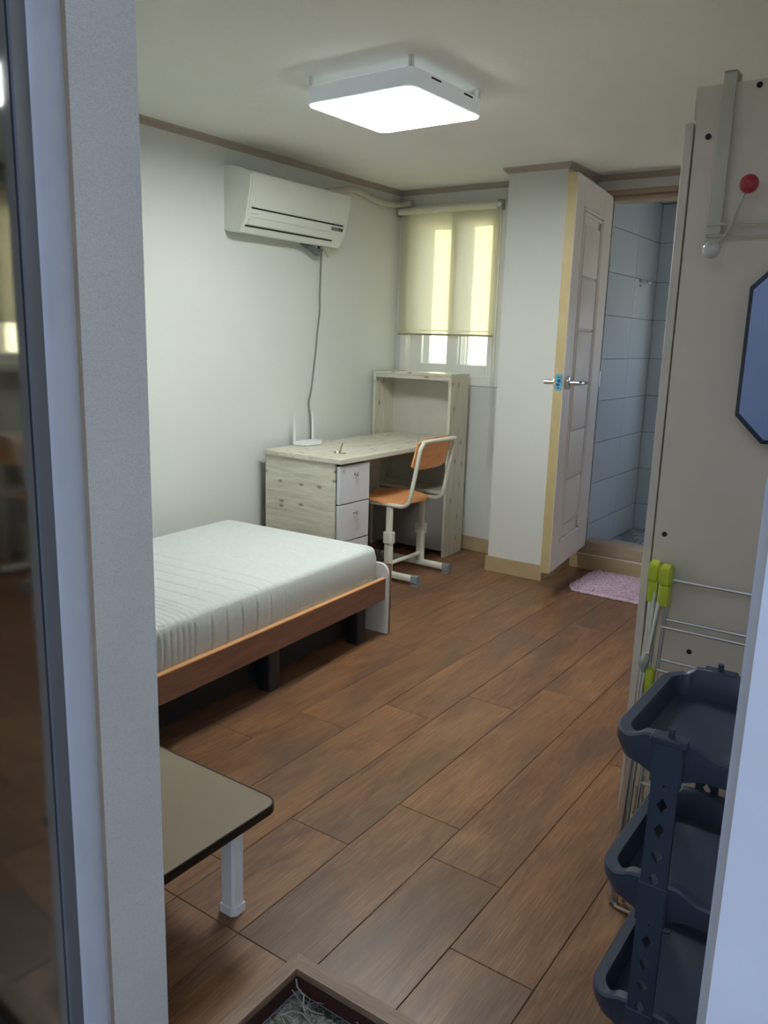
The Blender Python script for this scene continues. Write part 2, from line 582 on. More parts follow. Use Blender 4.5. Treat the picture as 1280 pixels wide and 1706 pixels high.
# shoe pit: floor, risers, wooden rim
struct(bxo('floor_entrance', (-2.2, 3.0, -4.5, PY + .02, ZP - .1, ZP), 'concrete'), 'grey concrete floor of the shoe pit and landing')
tr = struct(obj('trim_1', prism(NB(), [(PX, YE0), (PX + .008, YE0), (PX + .008, PY - .008), (.25, PY - .008), (.25, PY), (PX, PY)], 2, ZP, -.004), 'riser'), 'dark maroon riser round the shoe pit')
rim = struct(obj('trim_2', prism(NB(), [(-.998, YE1), (-.985, YE1), (-.985, 1.152), (-.998, 1.165)], 2, -.002, .004), 'rim'), 'wooden rim of the shoe pit')
obj('board', prism(NB(), [(-.986, YE1), (-.962, YE1), (-.962, 1.122), (-.986, 1.152)], 2, -.006, .013), 'rim', rim)
obj('board', prism(NB(), [(-.962, 1.122), (.12, 1.122), (.12, 1.152), (-.986, 1.152)], 2, -.006, .013), 'rim_x', rim)
obj('board', prism(NB(), [(-.985, 1.152), (.12, 1.152), (.12, 1.166), (-.998, 1.166)], 2, -.002, .004), 'rim_x', rim)

# walls
struct(bxo('wall_left', (XL - .1, XL, YE0, 4.7, -.02, ZC + .02), 'wallpaper'))
WX0, WX1, WZ0, WZ1 = -2.995, -2.262, 1.04, 2.12       # window opening
bm = NB()
box(bm, XL, WX0, YB, 4.66, 0, ZC + .02)
box(bm, WX1, -1.99, YB, 4.66, 0, ZC + .02)
box(bm, WX0, WX1, YB, 4.66, 0, WZ0)
box(bm, WX0, WX1, YB, 4.66, WZ1, ZC + .02)
struct(obj('wall_back', bm, 'wallpaper_back'), 'papered end wall with the window')
struct(bxo('wall_column', (-2.105, -1.772, 4.14, 4.75, 0, ZC + .02), 'wallpaper_back'), 'papered pillar between window and bathroom door')
BX0, BX1, BZ0, BZ1 = -1.735, -1.02, .165, 2.135          # bathroom door opening
bm = NB()
box(bm, -1.772, BX0, YD, 4.68, 0, ZC + .02)
box(bm, BX1, .25, YD, 4.68, 0, ZC + .02)
box(bm, BX0, BX1, YD, 4.68, BZ1, ZC + .02)
box(bm, BX0, BX1, YD, 4.68, 0, .09)
struct(obj('wall_bathroom', bm, 'wallpaper_back'), 'white wall with the bathroom doorway')
struct(bxo('wall_right', (XR, XR + .1, YE1, 4.7, 0, ZC + .02), 'wallpaper_back'))
EX0, EX1, EZ1 = -.905, -.096, 2.06                        # entrance opening
bm = NB()
box(bm, XL - .1, EX0 - .012, YE0, YE1, -.3, ZC + .02)
box(bm, EX1 + .012, 3.0, YE0, YE1, -.3, ZC + .3)
box(bm, EX0 - .012, EX1 + .012, YE0, YE1, EZ1 + .012, ZC + .02)
struct(obj('wall_entrance', bm, 'outer_wall'), 'entrance wall round the open doorway')
bm = NB()
box(bm, XL, EX0 - .012, YE1, YE1 + .003, -.004, ZC); box(bm, EX1 + .012, XR, YE1, YE1 + .003, -.004, ZC); box(bm, EX0 - .012, EX1 + .012, YE1, YE1 + .003, EZ1 + .012, ZC)
struct(obj('wall_front', bm, 'wallpaper_back'), 'papered room side of the entrance wall')
struct(bxo('ceiling', (XL - .1, 1.4, YE0, 4.7, ZC, ZC + .12), 'ceiling'), 'pale papered ceiling')
# outside: canopy and walls added to shape the light, ground
struct(bxo('canopy_light_block', (-3.2, 2.4, 0.0, YE0, 2.45, 2.6), 'concrete'), 'concrete canopy added over the landing to hold back light')  # added out of view, keeps sun and some sky off the doorway
struct(bxo('wall_sun_bounce', (-6.3, -6.0, 4.9, 16, -.6, 7), 'bounce_cream'), 'sunlit cream wall added outside to warm the window light')  # added bounce wall, brightens the panes and backlights the blind
struct(bxo('wall_sun_block', (3.0, 3.2, -4.5, YE0, -.6, 5.4), 'outer_wall'), 'wall added beside the landing to block the sun')  # added out of view, keeps the sun off jamb and landing
struct(bxo('wall_mirror_backdrop', (-9, 6, -5.2, -5.0, -.6, 3.2), plain('dark slate render', lin(70, 77, 92), 0.9, vary=0.05, scale=2)), 'dark wall added across the lane for the mirror to reflect')  # added behind the camera, its dark colour sets the mirror's dim tone
struct(bxo('ground', (-14, 8, -14, 16, -.6, -.5), 'concrete'))

# entrance door lining: linen film jamb, white frame with rebate
lin_ = struct(bxo('trim_3', (EX0 - .012, EX0, .633, YE1 + .002, -.14, EZ1), 'jamb_film', bev=.002), 'linen grey jamb lining on the left of the doorway')
struct(bxo('trim_13', (EX0 - .012, EX0 + .0016, .6255, .6335, -.14, EZ1), plain('grimy sealant', lin(172, 156, 138), 0.7, vary=0.12, scale=14)), 'beige sealant line between frame and jamb')
fr = struct(obj('trim_4', prism(NB(), [(EX0 - .012, YE0 - .012), (EX0 + .012, YE0 - .012), (EX0 + .016, YE0 - .004), (EX0 + .016, .610), (EX0 + .014, .616), (EX0 + .003, .6265), (EX0 - .012, .6265)], 2, -.14, EZ1), 'white_frame', smooth=True), 'white metal door frame on the left of the doorway')
struct(obj('trim_5', prism(NB(), [(EX1, .596), (EX1 + .003, .593), (EX1 + .0098, .5767), (EX1 + .0104, .571), (EX1 + .064, .569), (EX1 + .068, .565), (EX1 + .068, .556), (EX1 + .117, .554), (EX1 + .117, .64), (EX1 + .012, .64), (EX1 + .012, YE1), (EX1, YE1)], 2, -.14, EZ1), 'white_frame', smooth=True), 'white metal door frame on the right of the doorway')
struct(bxo('trim_6', (EX0, EX1, YE0 - .012, YE1, EZ1, EZ1 + .012), 'white_frame'), 'white head of the entrance frame')
struct(bxo('trim_7', (EX0, EX1, YE0 - .01, .68, ZP, ZP + .02), 'dark_leaf_frame'), 'metal threshold of the entrance')

# entrance door leaf, opened about halfway towards the landing: dark glossy panel in a slate stile
hinge = Vector((-0.837, 0.540, 0))
d2 = thing('door_2', 'dark glossy entrance door leaf standing half open beside the white frame', 'door', hinge, R(-47.7))
d2['kind'] = 'structure'
LW = .76
bm = NB()
for b in ((0, .056, -.045, 0, ZP + .02, 2.03), (LW - .062, LW, -.045, 0, ZP + .02, 2.03), (.056, LW - .062, -.045, 0, ZP + .02, ZP + .12), (.056, LW - .062, -.045, 0, 1.94, 2.03)):
    box(bm, *b, bev=.0008)
obj('stile_frame', bm, 'dark_leaf_frame', d2, local=True)
bxo('panel', (.054, LW - .060, -.034, -.0025, ZP + .118, 1.942), 'dark_leaf', d2, local=True)
bm = NB()
cyl(bm, (LW - .031, -.001, 1.0), (LW - .031, .045, 1.0), .011)
tube(bm, [(LW - .031, .045, 1.0), (LW - .09, .05, 1.0), (LW - .15, .05, 1.0)], .009)
obj('handle', bm, 'steel', d2, smooth=True, local=True)

# mouldings along the ceiling
def moulding(name, poly, label):
    bm = NB()
    prism(bm, poly(0.026), 2, ZC - .012, ZC)
    prism(bm, poly(0.018), 2, ZC - .021, ZC - .012)
    prism(bm, poly(0.010), 2, ZC - .029, ZC - .021)
    return struct(obj(name, bm, 'taupe'), label)
moulding('trim_8', lambda d: [(XL, YE1), (XL + d, YE1), (XL + d, YB - d), (-2.12 + d * 0, YB - d), (-2.12, YB), (XL, YB)], 'taupe ceiling moulding over the left and window walls')
moulding('trim_9', lambda d: [(-2.105 - d, YB), (-2.105 - d, 4.14 - d), (-1.772 + d, 4.14 - d), (-1.772 + d, YD - d), (XR, YD - d), (XR, YD), (-1.772, YD), (-1.772, 4.14), (-2.105, 4.14), (-2.105, YB)], 'taupe ceiling moulding round the pillar and bathroom wall')
# skirting
struct(bxo('baseboard_left', (XL, XL + .01, YE1, YB, 0, .09), 'tan', bev=.002))
struct(bxo('baseboard_back', (XL + .01, -2.105, YB - .01, YB, 0, .09), 'tan', bev=.002))
struct(obj('baseboard_column', prism(NB(), [(-2.117, YB - .012), (-2.117, 4.13), (-1.76, 4.13), (-1.76, YD), (-1.772, YD), (-1.772, 4.14), (-2.105, 4.14), (-2.105, YB - .012)], 2, 0, .088), 'tan'), 'tan skirting round the pillar')
struct(bxo('baseboard_bathroom', (-1.772, XR, YD - .012, YD, 0, .087), 'tan', bev=.002))
struct(bxo('baseboard_right', (XR - .01, XR, YE1, YD, 0, .09), 'tan'))

# bathroom door frame and sill
bf = struct(bxo('trim_10', (BX0, BX1, YD + .01, 4.69, .085, BZ0), 'sill_wood', bev=.003), 'wooden sill of the bathroom doorway')
bm = NB()
box(bm, BX0 - .002, BX0 + .04, YD - .008, 4.69, BZ0, BZ1, bev=.003)
box(bm, BX1 - .04, BX1 + .002, YD - .008, 4.69, BZ0, BZ1, bev=.003)
struct(obj('trim_11', bm, 'sill_wood'), 'wooden jambs of the bathroom doorway')
bm = NB()
box(bm, BX0, BX1, YD - .008, 4.69, BZ1 - .026, BZ1, bev=.002)
box(bm, BX0 + .03, BX1, YD + .018, 4.69, BZ1 - .052, BZ1 - .026, bev=.002)
struct(obj('trim_12', bm, 'sill_wood'), 'wooden head of the bathroom doorway')

# bathroom room
YT = 5.48
XT = -1.69
ZB = .079
wl = struct(bxo('wall_bathroom_left', (XT - .1, XT, 4.69, YT + .1, 0, 2.3), 'grout'))
VX0, VX1, VZ0, VZ1 = -1.30, -.45, .85, 1.55            # bathroom window opening
bm = NB()
box(bm, XT, VX0, YT, YT + .1, 0, 2.3); box(bm, VX1, .2, YT, YT + .1, 0, 2.3)
box(bm, VX0, VX1, YT, YT + .1, 0, VZ0); box(bm, VX0, VX1, YT, YT + .1, VZ1, 2.3)
wb = struct(obj('wall_bathroom_back', bm, 'grout'))
struct(bxo('wall_bathroom_right', (.1, .2, 4.68, YT, 0, 2.3), 'bath_wall'))
struct(bxo('ceiling_bathroom', (XT - .1, .2, 4.68, YT + .1, 2.2, 2.3), 'bath_wall'))
fb = struct(bxo('floor_bathroom', (XT, .1, 4.69, YT, -.02, ZB - .003), 'grout'))
tile_cache = {}
def tile(parent, b, mat, g=.0015):
    dims = tuple(round(b[i + 1] - b[i], 4) for i in (0, 2, 4))
    key = (dims, mat)
    if key not in tile_cache:
        t = box(NB(), g if dims[0] > .01 else 0, dims[0] - (g if dims[0] > .01 else 0), g if dims[1] > .01 else 0, dims[1] - (g if dims[1] > .01 else 0),
                g if dims[2] > .01 else 0, dims[2] - (g if dims[2] > .01 else 0), bev=.0012)
        me = bpy.data.meshes.new('tile')
        bmesh.ops.recalc_face_normals(t, faces=t.faces[:])
        t.to_mesh(me); t.free()
        me.materials.append(MAT[mat])
        tile_cache[key] = me
    o = bpy.data.objects.new('tile', tile_cache[key])
    COL.objects.link(o); o.parent = parent; o.location = (b[0], b[2], b[4])
rows = [ZB, .259, .503, .748, .991, 1.232, 1.477, 1.715, 1.958, 2.195]
for z0, z1 in zip(rows[:-1], rows[1:]):
    for y0, y1 in ((4.60, 5.06), (5.06, YT)):
        tile(wl, (XT, XT + .004, y0, y1, z0, z1), 'wall_tile')
    xs = [XT + .004, VX0, -.875, VX1, .0]
    for x0, x1 in zip(xs[:-1], xs[1:]):
        if x0 >= VX0 - .01 and x1 <= VX1 + .01 and z0 < VZ1 and z1 > VZ0:
            continue
        tile(wb, (x0, x1, YT - .004, YT, z0, z1), 'wall_tile')
rt = random.Random(3)
y = 4.69
for j in range(8):
    x = XT + .004
    i = 0
    while x < -.75:
        w = rt.choice((.046, .092, .092))
        tile(fb, (x, x + w, y, y + .0975, ZB - .003, ZB), 'floor_tile', .002)
        x += w
    y += .0985
# bathroom window
w2 = thing('window_2', 'small white window high in the tiled bathroom wall', 'window', ((VX0 + VX1) / 2, YT + .05, VZ0))
w2['kind'] = 'structure'
bm = NB()
for b in ((VX0, VX1, VZ0, VZ0 + .04), (VX0, VX1, VZ1 - .04, VZ1), (VX0, VX0 + .04, VZ0, VZ1), (VX1 - .04, VX1, VZ0, VZ1)):
    box(bm, b[0], b[1], YT + .02, YT + .08, b[2], b[3])
obj('window_frame', bm, 'pvc', w2)
bxo('pane', (VX0 + .03, VX1 - .03, YT + .045, YT + .05, VZ0 + .03, VZ1 - .03), 'glass', w2)

# room window: outer frame, inner and outer pair of sashes
w1 = thing('window_1', 'white double sliding window behind the cream roller blind', 'window', ((WX0 + WX1) / 2, YB, WZ0))
w1['kind'] = 'structure'
def ring(bm, x0, x1, z0, z1, y0, y1, w, wb_=None, bev=.003):
    wb_ = wb_ or w
    box(bm, x0, x0 + w, y0, y1, z0, z1, bev=bev); box(bm, x1 - w, x1, y0, y1, z0, z1, bev=bev)
    box(bm, x0 + w, x1 - w, y0, y1, z0, z0 + wb_, bev=bev); box(bm, x0 + w, x1 - w, y0, y1, z1 - w, z1, bev=bev)
bm = NB()
ring(bm, WX0, WX1, WZ0, WZ1, YB - .008, 4.66, .042, .055)
obj('window_frame', bm, 'pvc', w1)
def sash(x0, x1, y0, y1, sw, bot):
    bm = NB()
    ring(bm, x0, x1, WZ0 + .05, WZ1 - .04, y0, y1, sw, bot)
    s = obj('sash', bm, 'pvc', w1)
    bxo('pane', (x0 + sw - .006, x1 - sw + .006, (y0 + y1) / 2 - .002, (y0 + y1) / 2 + .002, WZ0 + .05 + bot - .006, WZ1 - .04 - sw + .006), 'glass', s)
sash(-2.955, -2.58, 4.535, 4.56, .085, .075)
sash(-2.665, -2.30, 4.505, 4.53, .080, .075)
sash(-2.955, -2.58, 4.63, 4.655, .085, .075)
sash(-2.665, -2.30, 4.60, 4.625, .080, .075)

# bathroom door
n_ = Vector((-1.594, 3.843, 0)); h_ = Vector((-1.680, 4.570, 0))
dv = h_ - n_
ang = math.atan2(dv.y, dv.x)
d1 = thing('door_1', 'open beige bathroom door with moulded panels', 'door', n_, ang)
d1['kind'] = 'structure'
# local: +x from free edge to hinge, +y into the thickness (away from the camera side), z up
DL, DT = dv.length, .048
DZ0, DZ1 = .14, 2.106
obj('door_slab', box(NB(), .0015, DL, .012, DT, DZ0, DZ1), 'door_face', d1, local=True)
bxo('edge_band', (0, .0016, .003, DT + .001, DZ0, DZ1), 'door_edge', d1, local=True)
def face(bm, x0, x1, z0, z1, y=0.0, bev=.003):
    box(bm, x0, x1, y, .0125, z0, z1, bev=bev)
bm = NB()
face(bm, .0015, .145, DZ0, DZ1, 0, .0015); face(bm, .548, DL, DZ0, DZ1, 0, .0015)
face(bm, .145, .548, DZ0, .275, 0, .0015); face(bm, .145, .548, 1.972, DZ1, 0, .0015)
obj('door_frame', bm, 'door_face', d1, local=True)
def bead(pts, r=.008):
    return obj('bead', tube(NB(), pts, r, 8), 'door_face', d1, smooth=True, local=True)
for x in (.151, .541):
    bead([(x, .0025, .281), (x, .0025, 1.966)])
for z in (.281, 1.966):
    bead([(.151, .0025, z), (.541, .0025, z)])
for x in (.168, .520):
    bead([(x, .0035, .30), (x, .0035, 1.945)], .0085)
bead([(.168, .0035, 1.945), (.520, .0035, 1.945)], .0085)
zs = [.335, .362, .610, .868, 1.106, 1.384, 1.645, 1.90]
for z0, z1 in zip(zs[:-1], zs[1:]):
    obj('panel', box(NB(), .190, .478, -.004, .0125, z0 + .0055, z1 - .0055, bev=.004, seg=2), 'door_face', d1, smooth=True, local=True)
hd = obj('handle', tube(NB(), [(.069, .001, 1.122), (.069, -.010, 1.122), (.069, -.014, 1.122)], [.034, .034, .028], 24), 'chrome', d1, smooth=True, local=True)
bm = NB()
tube(bm, [(.069, -.010, 1.122), (.069, -.062, 1.122)], .0125)
tube(bm, smooth_path([(.069, -.054, 1.122), (.085, -.062, 1.122), (.13, -.064, 1.122), (.185, -.060, 1.120)], 5), [.0125] * 6 + [.011] * 9 + [.008], 10)
obj('lever', bm, 'chrome', hd, smooth=True, local=True)
hd2 = obj('handle', cyl(NB(), (.069, DT, 1.122), (.069, DT + .014, 1.122), .034, 24), 'chrome', d1, smooth=True, local=True)
bm = NB()
tube(bm, [(.069, DT + .01, 1.122), (.069, DT + .068, 1.122)], .0125)
tube(bm, [(.069, DT + .058, 1.122), (.12, DT + .060, 1.122), (.185, DT + .054, 1.12)], [.0125, .011, .008])
obj('lever', bm, 'chrome', hd2, smooth=True, local=True)
st = bxo('latch_sticker', (-.0012, 0, .006, .040, 1.085, 1.165), 'sticker', d1, local=True)
bm = NB()
for a, b, c, d in ((.012, .034, 1.148, 1.152), (.014, .030, 1.124, 1.140), (.018, .034, 1.108, 1.119), (.020, .028, 1.094, 1.102)):
    box(bm, -.0016, -.0011, a, b, c, d)
obj('ink_mark', bm, 'sticker_ink', st, local=True)
bm = NB()
for z in (.35, 1.12, 1.85):
    cyl(bm, (DL, .002, z - .045), (DL, .002, z + .045), .007, 10)
obj('hinge', bm, 'steel', d1, smooth=True, local=True)

# ================================================================== LARGE OBJECTS
# ---- bed
BR = R(2.6)
BF = (-1.945, 2.885, 0)
bed = thing('bed_frame', 'low brown slatted bed frame with pale foot panel under the mattress', 'bed', BF, BR)
BWD, BLN = .96, 2.0
bxo('side_rail', (-.032, -.012, -BLN + .02, -.018, .173, .268), 'bed_wood', bed, local=True)
bxo('edge_band', (-.033, -.0115, -BLN + .02, -.0185, .268, .2725), 'bed_edge', bed, local=True)
bxo('side_rail', (-BWD + .012, -BWD + .032, -BLN + .02, -.018, .173, .27), 'bed_wood', bed, local=True)
pw = [(-BWD, .012), (0, .012), (0, .285)] + [(-.04 + .04 * math.cos(R(a)), .285 + .05 * math.sin(R(a))) for a in range(15, 91, 15)] + [(-BWD, .335)]
fp = obj('foot_panel', prism(NB(), pw, 1, -.018, -.004), 'bed_panel', bed, local=True)
bxo('backing_board', (-BWD, .004, -.004, .004, .012, .337), 'bed_wood', fp, local=True)
bxo('shade_board', (-.16, -.13, -BLN + .03, -.03, .015, .235), 'dark_slot', bed, local=True)  # added dark board, blocks light so the floor under the bed stays black
bxo('head_panel', (-BWD, 0, -BLN, -BLN + .018, .012, .40), 'bed_wood', bed, local=True)
bxo('platform', (-BWD + .03, -.03, -BLN + .02, -.02, .235, .252), 'navy', bed, local=True)
for yy in (-.155, -.745, -1.35, -1.88):
    for xx in (-.075, -BWD + .075):
        obj('leg', prism(NB(), rrect(xx - .032, xx + .032, yy - .032, yy + .032, .008, 3), 2, 0, .235), 'navy', bed, smooth=True, local=True)

# ---- mattress: one quilted mesh, stitch lines run across and down the sides
mx0, mx1, my0, my1, mzb, mzt = -.925, -.035, -1.965, -.045, .254, .42
LINES = [-.49, -.57, -.655, -.735, -.81, -.888, -.965, -1.038, -1.116, -1.142, -1.167, -1.191, -1.219, -1.249, -1.270, -1.287, -1.367, -1.45, -1.53]
LINES += [-.41, -.33, -.25, -.16, -1.61, -1.69, -1.715, -1.74, -1.765, -1.79, -1.87]
def groove(x, y):
    e = min(mx1 - x, x - mx0)
    bow = .024 * max(0.0, 1 - e / .16) ** 2
    s = 0.0
    for l in LINES:
        d = (y - (l - bow)) / .0045
        if abs(d) < 4:
            s += math.exp(-d * d) * (1.0 if l < -.80 else .7 if l < -.70 else .18)
    return min(s, 1.0)
def warp(x, y):
    """round the plan corners"""
    r = .045
    cx = mx1 - r if x > (mx0 + mx1) / 2 else mx0 + r
    cy = my1 - r if y > (my0 + my1) / 2 else my0 + r
    dx, dy = x - cx, y - cy
    if dx * (1 if x > cx or cx > (mx0 + mx1) / 2 else -1) > 0 and dy * (1 if cy > (my0 + my1) / 2 else -1) > 0 and (dx > 0) == (cx > (mx0 + mx1) / 2):
        L = math.hypot(dx, dy); mm_ = max(abs(dx), abs(dy))
        if L > 1e-9:
            k = mm_ / L
            return cx + dx * k, cy + dy * k, r - mm_
    return x, y, min(mx1 - x, x - mx0, my1 - y, y - my0)
bm = NB()
er = .028
ex = [0, .002, .005, .009, .014, .02, .028, .045]
xs = [mx0 + e for e in ex] + [mx0 + .045 + (mx1 - mx0 - .09) * i / 26 for i in range(1, 26)] + [mx1 - e for e in reversed(ex)]
NYM = 420
ys = [my0 + e for e in ex[:-1]] + [my0 + .04 + (my1 - my0 - .08) * i / NYM for i in range(NYM + 1)] + [my1 - e for e in reversed(ex[:-1])]
grid = []
for x in xs:
    colv = []
    for y in ys:
        px, py, d = warp(x, y)
        d = max(d, 0.0)
        z = mzt - (er - math.sqrt(max(er * er - (er - min(d, er)) ** 2, 0)))
        z -= .0045 * groove(x, y) * min(1, d / er)
        colv.append(bm.verts.new((px, py, z)))
    grid.append(colv)
nx, ny = len(xs), len(ys)
for i in range(nx - 1):
    for j in range(ny - 1):
        bm.faces.new((grid[i][j], grid[i + 1][j], grid[i + 1][j + 1], grid[i][j + 1]))
loop = [grid[i][0] for i in range(nx)] + [grid[nx - 1][j] for j in range(1, ny)] + [grid[i][ny - 1] for i in range(nx - 2, -1, -1)] + [grid[0][j] for j in range(ny - 2, 0, -1)]
prev = loop
cxm, cym = (mx0 + mx1) / 2, (my0 + my1) / 2
for zz, bulge in ((.375, .004), (.34, .006), (.30, .005), (.268, .001), (mzb, -.012)):
    cur = []
    for v in loop:
        g = groove(v.co.x, v.co.y + .024) if abs(v.co.x - cxm) > .4 else 0
        off = bulge - .005 * g
        sx = 1 if v.co.x > cxm else -1
        sy = 1 if v.co.y > cym else -1
        ax_ = sx * off if abs(v.co.x - cxm) > (mx1 - mx0) / 2 - .046 else 0
        ay_ = sy * off if abs(v.co.y - cym) > (my1 - my0) / 2 - .046 else 0
        cur.append(bm.verts.new((v.co.x + ax_, v.co.y + ay_, zz)))
    for a in range(len(loop)):
        b = (a + 1) % len(loop)
        bm.faces.new((prev[a], prev[b], cur[b], cur[a]))
    prev = cur
bm.faces.new(list(reversed(prev)))
mat_o = obj('mattress', bm, 'mattress', smooth='all')
mat_o.location = BF
mat_o.rotation_euler = (0, 0, BR)
tag(mat_o, 'bare white quilted foam mattress lying on the low brown bed frame', 'mattress')

# ---- desk
DX0, DX1, DY0, DZT = -2.965, -2.44, 3.153, .72
BKY = 4.196
desk = thing('desk', 'pale pine desk with white drawers along the left wall', 'desk', ((DX0 + DX1) / 2, 3.6, 0))
bxo('desktop', (DX0, DX1, DY0, BKY - .001, DZT - .026, DZT), 'pine_y', desk, bev=.002)
bxo('desktop_end', (DX0, DX1 - .022, BKY - .001, 4.385, DZT - .026, DZT), 'pine_y', desk)
bxo('side_panel', (DX0 + .008, -2.487, DY0 + .010, DY0 + .026, .03, DZT - .026), 'pine_x', desk, bev=.001)
bxo('cabinet_body', (DX0 + .02, -2.475, DY0 + .027, 3.405, .03, DZT - .04), 'navy', desk)
bxo('side_panel', (DX0 + .02, -2.487, 3.405, 3.42, .03, DZT - .026), 'pine_x', desk)
bxo('modesty_panel', (DX0 + .02, DX0 + .035, 3.42, BKY - .002, .30, DZT - .026), 'pine_y', desk)
bxo('plinth', (DX0 + .03, -2.50, DY0 + .02, 3.41, 0, .03), 'navy', desk)
for z0, z1, lab in ((.487, .682, None), (.290, .481, None), (.06, .284, None)):
    dr = obj('drawer', box(NB(), -2.472, -2.452, DY0 + .008, 3.415, z0, z1, bev=.002), 'drawer_white', desk)
    ky, kz = 3.287, z0 + (z1 - z0) * .76
    bm = NB()
    tube(bm, [(-2.452, ky, kz), (-2.446, ky, kz), (-2.440, ky, kz), (-2.434, ky, kz), (-2.430, ky, kz)], [.011, .006, .006, .012, .008], 14)
    obj('knob', bm, 'chrome', dr, smooth=True)

# ---- bookcase at the window end of the desk
bk = thing('bookcase', 'pale pine open bookcase standing below the window behind the desk', 'bookcase', (-2.72, 4.3, 0))
KX0, KX1, KY1, KZ = -3.004, -2.438, 4.412, 1.117
bxo('side_panel', (KX0, KX0 + .018, BKY, KY1, 0, KZ - .018), 'pine_z', bk, bev=.001)
bxo('side_panel', (KX1 - .018, KX1, BKY, KY1, 0, KZ - .018), 'pine_z', bk, bev=.001)
bxo('top_panel', (KX0, KX1, BKY - .002, KY1, KZ - .018, KZ), 'pine_x', bk, bev=.001)
bxo('top_rail', (KX0 + .018, KX1 - .018, BKY + .002, BKY + .018, KZ - .04, KZ - .0185), 'pine_x', bk)
bxo('back_panel', (KX0 + .018, KX1 - .018, KY1 - .012, KY1, .02, KZ - .018), plain('off white back board', lin(206, 204, 192), 0.6), bk)
bxo('shelf', (KX0 + .018, KX1 - .018, BKY + .004, KY1 - .012, .392, .41), 'pine_x', bk)
bxo('kick_panel', (KX0 + .018, KX1 - .018, BKY + .01, BKY + .026, .035, .392), plain('grey gloss front', lin(150, 148, 144), 0.25), bk)

# ---- chair
ch = thing('school_chair', 'orange plywood school chair with white tube frame at the desk', 'chair', (-2.44, 3.755, 0))
CY0, CY1 = 3.580, 3.925
def tubes_path(y, sgn):
    p = [(-2.76, y, .428), (-2.60, y, .428), (-2.375, y, .428)]
    p += [(-2.352, y, .430), (-2.328, y, .438), (-2.308, y, .456), (-2.300, y, .48)]
    p += [(-2.272, y, .62), (-2.248, y, .74)]
    p += [(-2.243, y + sgn * .004, .760), (-2.238, y + sgn * .016, .778), (-2.236, y + sgn * .034, .786)]
    return p
pa = tubes_path(CY0, 1); pb = tubes_path(CY1, -1)
bm = NB()
tube(bm, smooth_path(pa + list(reversed(pb)), 3), .0115, 10)
cyl(bm, (-2.60, CY0, .426), (-2.60, CY1, .426), .010); cyl(bm, (-2.44, CY0, .422), (-2.44, CY1, .422), .010)
obj('tube_frame', bm, 'ivory_paint', ch, smooth=True)
# seat plywood
bm = NB()
outl = []
for i in range(40):
    a = 2 * math.pi * i / 40
    c, s_ = math.cos(a), math.sin(a)
    ex_ = 2 / 2.6
    u = math.copysign(abs(c) ** ex_, c); v = math.copysign(abs(s_) ** ex_, s_)
    outl.append((-2.525 + u * .185, 3.752 + v * .19))
def seat_z(x, y):
    return .441 + .012 * ((y - 3.752) / .19) ** 2 - .010 * math.exp(-((x + 2.42) / .08) ** 2) + (.010 * max(0, (x + 2.42)) / .08)
rings = []
for f_, dz in ((1.0, -.012), (1.0, 0.0), (.97, .002), (.75, .002), (.5, .002), (.25, .002)):
    rings.append([bm.verts.new((-2.525 + (x + 2.525) * f_, 3.752 + (y - 3.752) * f_, seat_z(-2.525 + (x + 2.525) * f_, 3.752 + (y - 3.752) * f_) + dz)) for x, y in outl])
for a, b in zip(rings[:-1], rings[1:]):
    for i in range(40):
        bm.faces.new((a[i], a[(i + 1) % 40], b[(i + 1) % 40], b[i]))
bm.faces.new(rings[-1]); bm.faces.new(list(reversed(rings[0])))
obj('seat', bm, 'orange', ch, smooth=True)
# backrest: curved plywood inside the tube
bm = NB()
NB_, MB_ = 14, 8
fr_, bk_ = [], []
for i in range(NB_ + 1):
    t = -1 + 2 * i / NB_
    y = 3.752 + t * .172
    colF, colB = [], []
    for j in range(MB_ + 1):
        w = j / MB_
        zlo = .630 + .022 * (abs(t) ** 6)
        zhi = .806 - .030 * (abs(t) ** 6)
        z = zlo + (zhi - zlo) * w
        xx = -2.288 + (z - .63) * .26 - .028 * (1 - t * t) * 0 + .0 - (.022 * (1 - abs(t) ** 2) * -1) - .012
        colF.append(bm.verts.new((xx - .009, y, z))); colB.append(bm.verts.new((xx, y, z)))
    fr_.append(colF); bk_.append(colB)
for i in range(NB_):
    for j in range(MB_):
        bm.faces.new((fr_[i][j], fr_[i + 1][j], fr_[i + 1][j + 1], fr_[i][j + 1]))
        bm.faces.new((bk_[i][j], bk_[i][j + 1], bk_[i + 1][j + 1], bk_[i + 1][j]))
    for j in (0, MB_):
        bm.faces.new((fr_[i][j], fr_[i + 1][j], bk_[i + 1][j], bk_[i][j]))
for i in (0, NB_):
    for j in range(MB_):
        bm.faces.new((fr_[i][j], fr_[i][j + 1], bk_[i][j + 1], bk_[i][j]))
obj('backrest', bm, 'orange', ch, smooth=True)
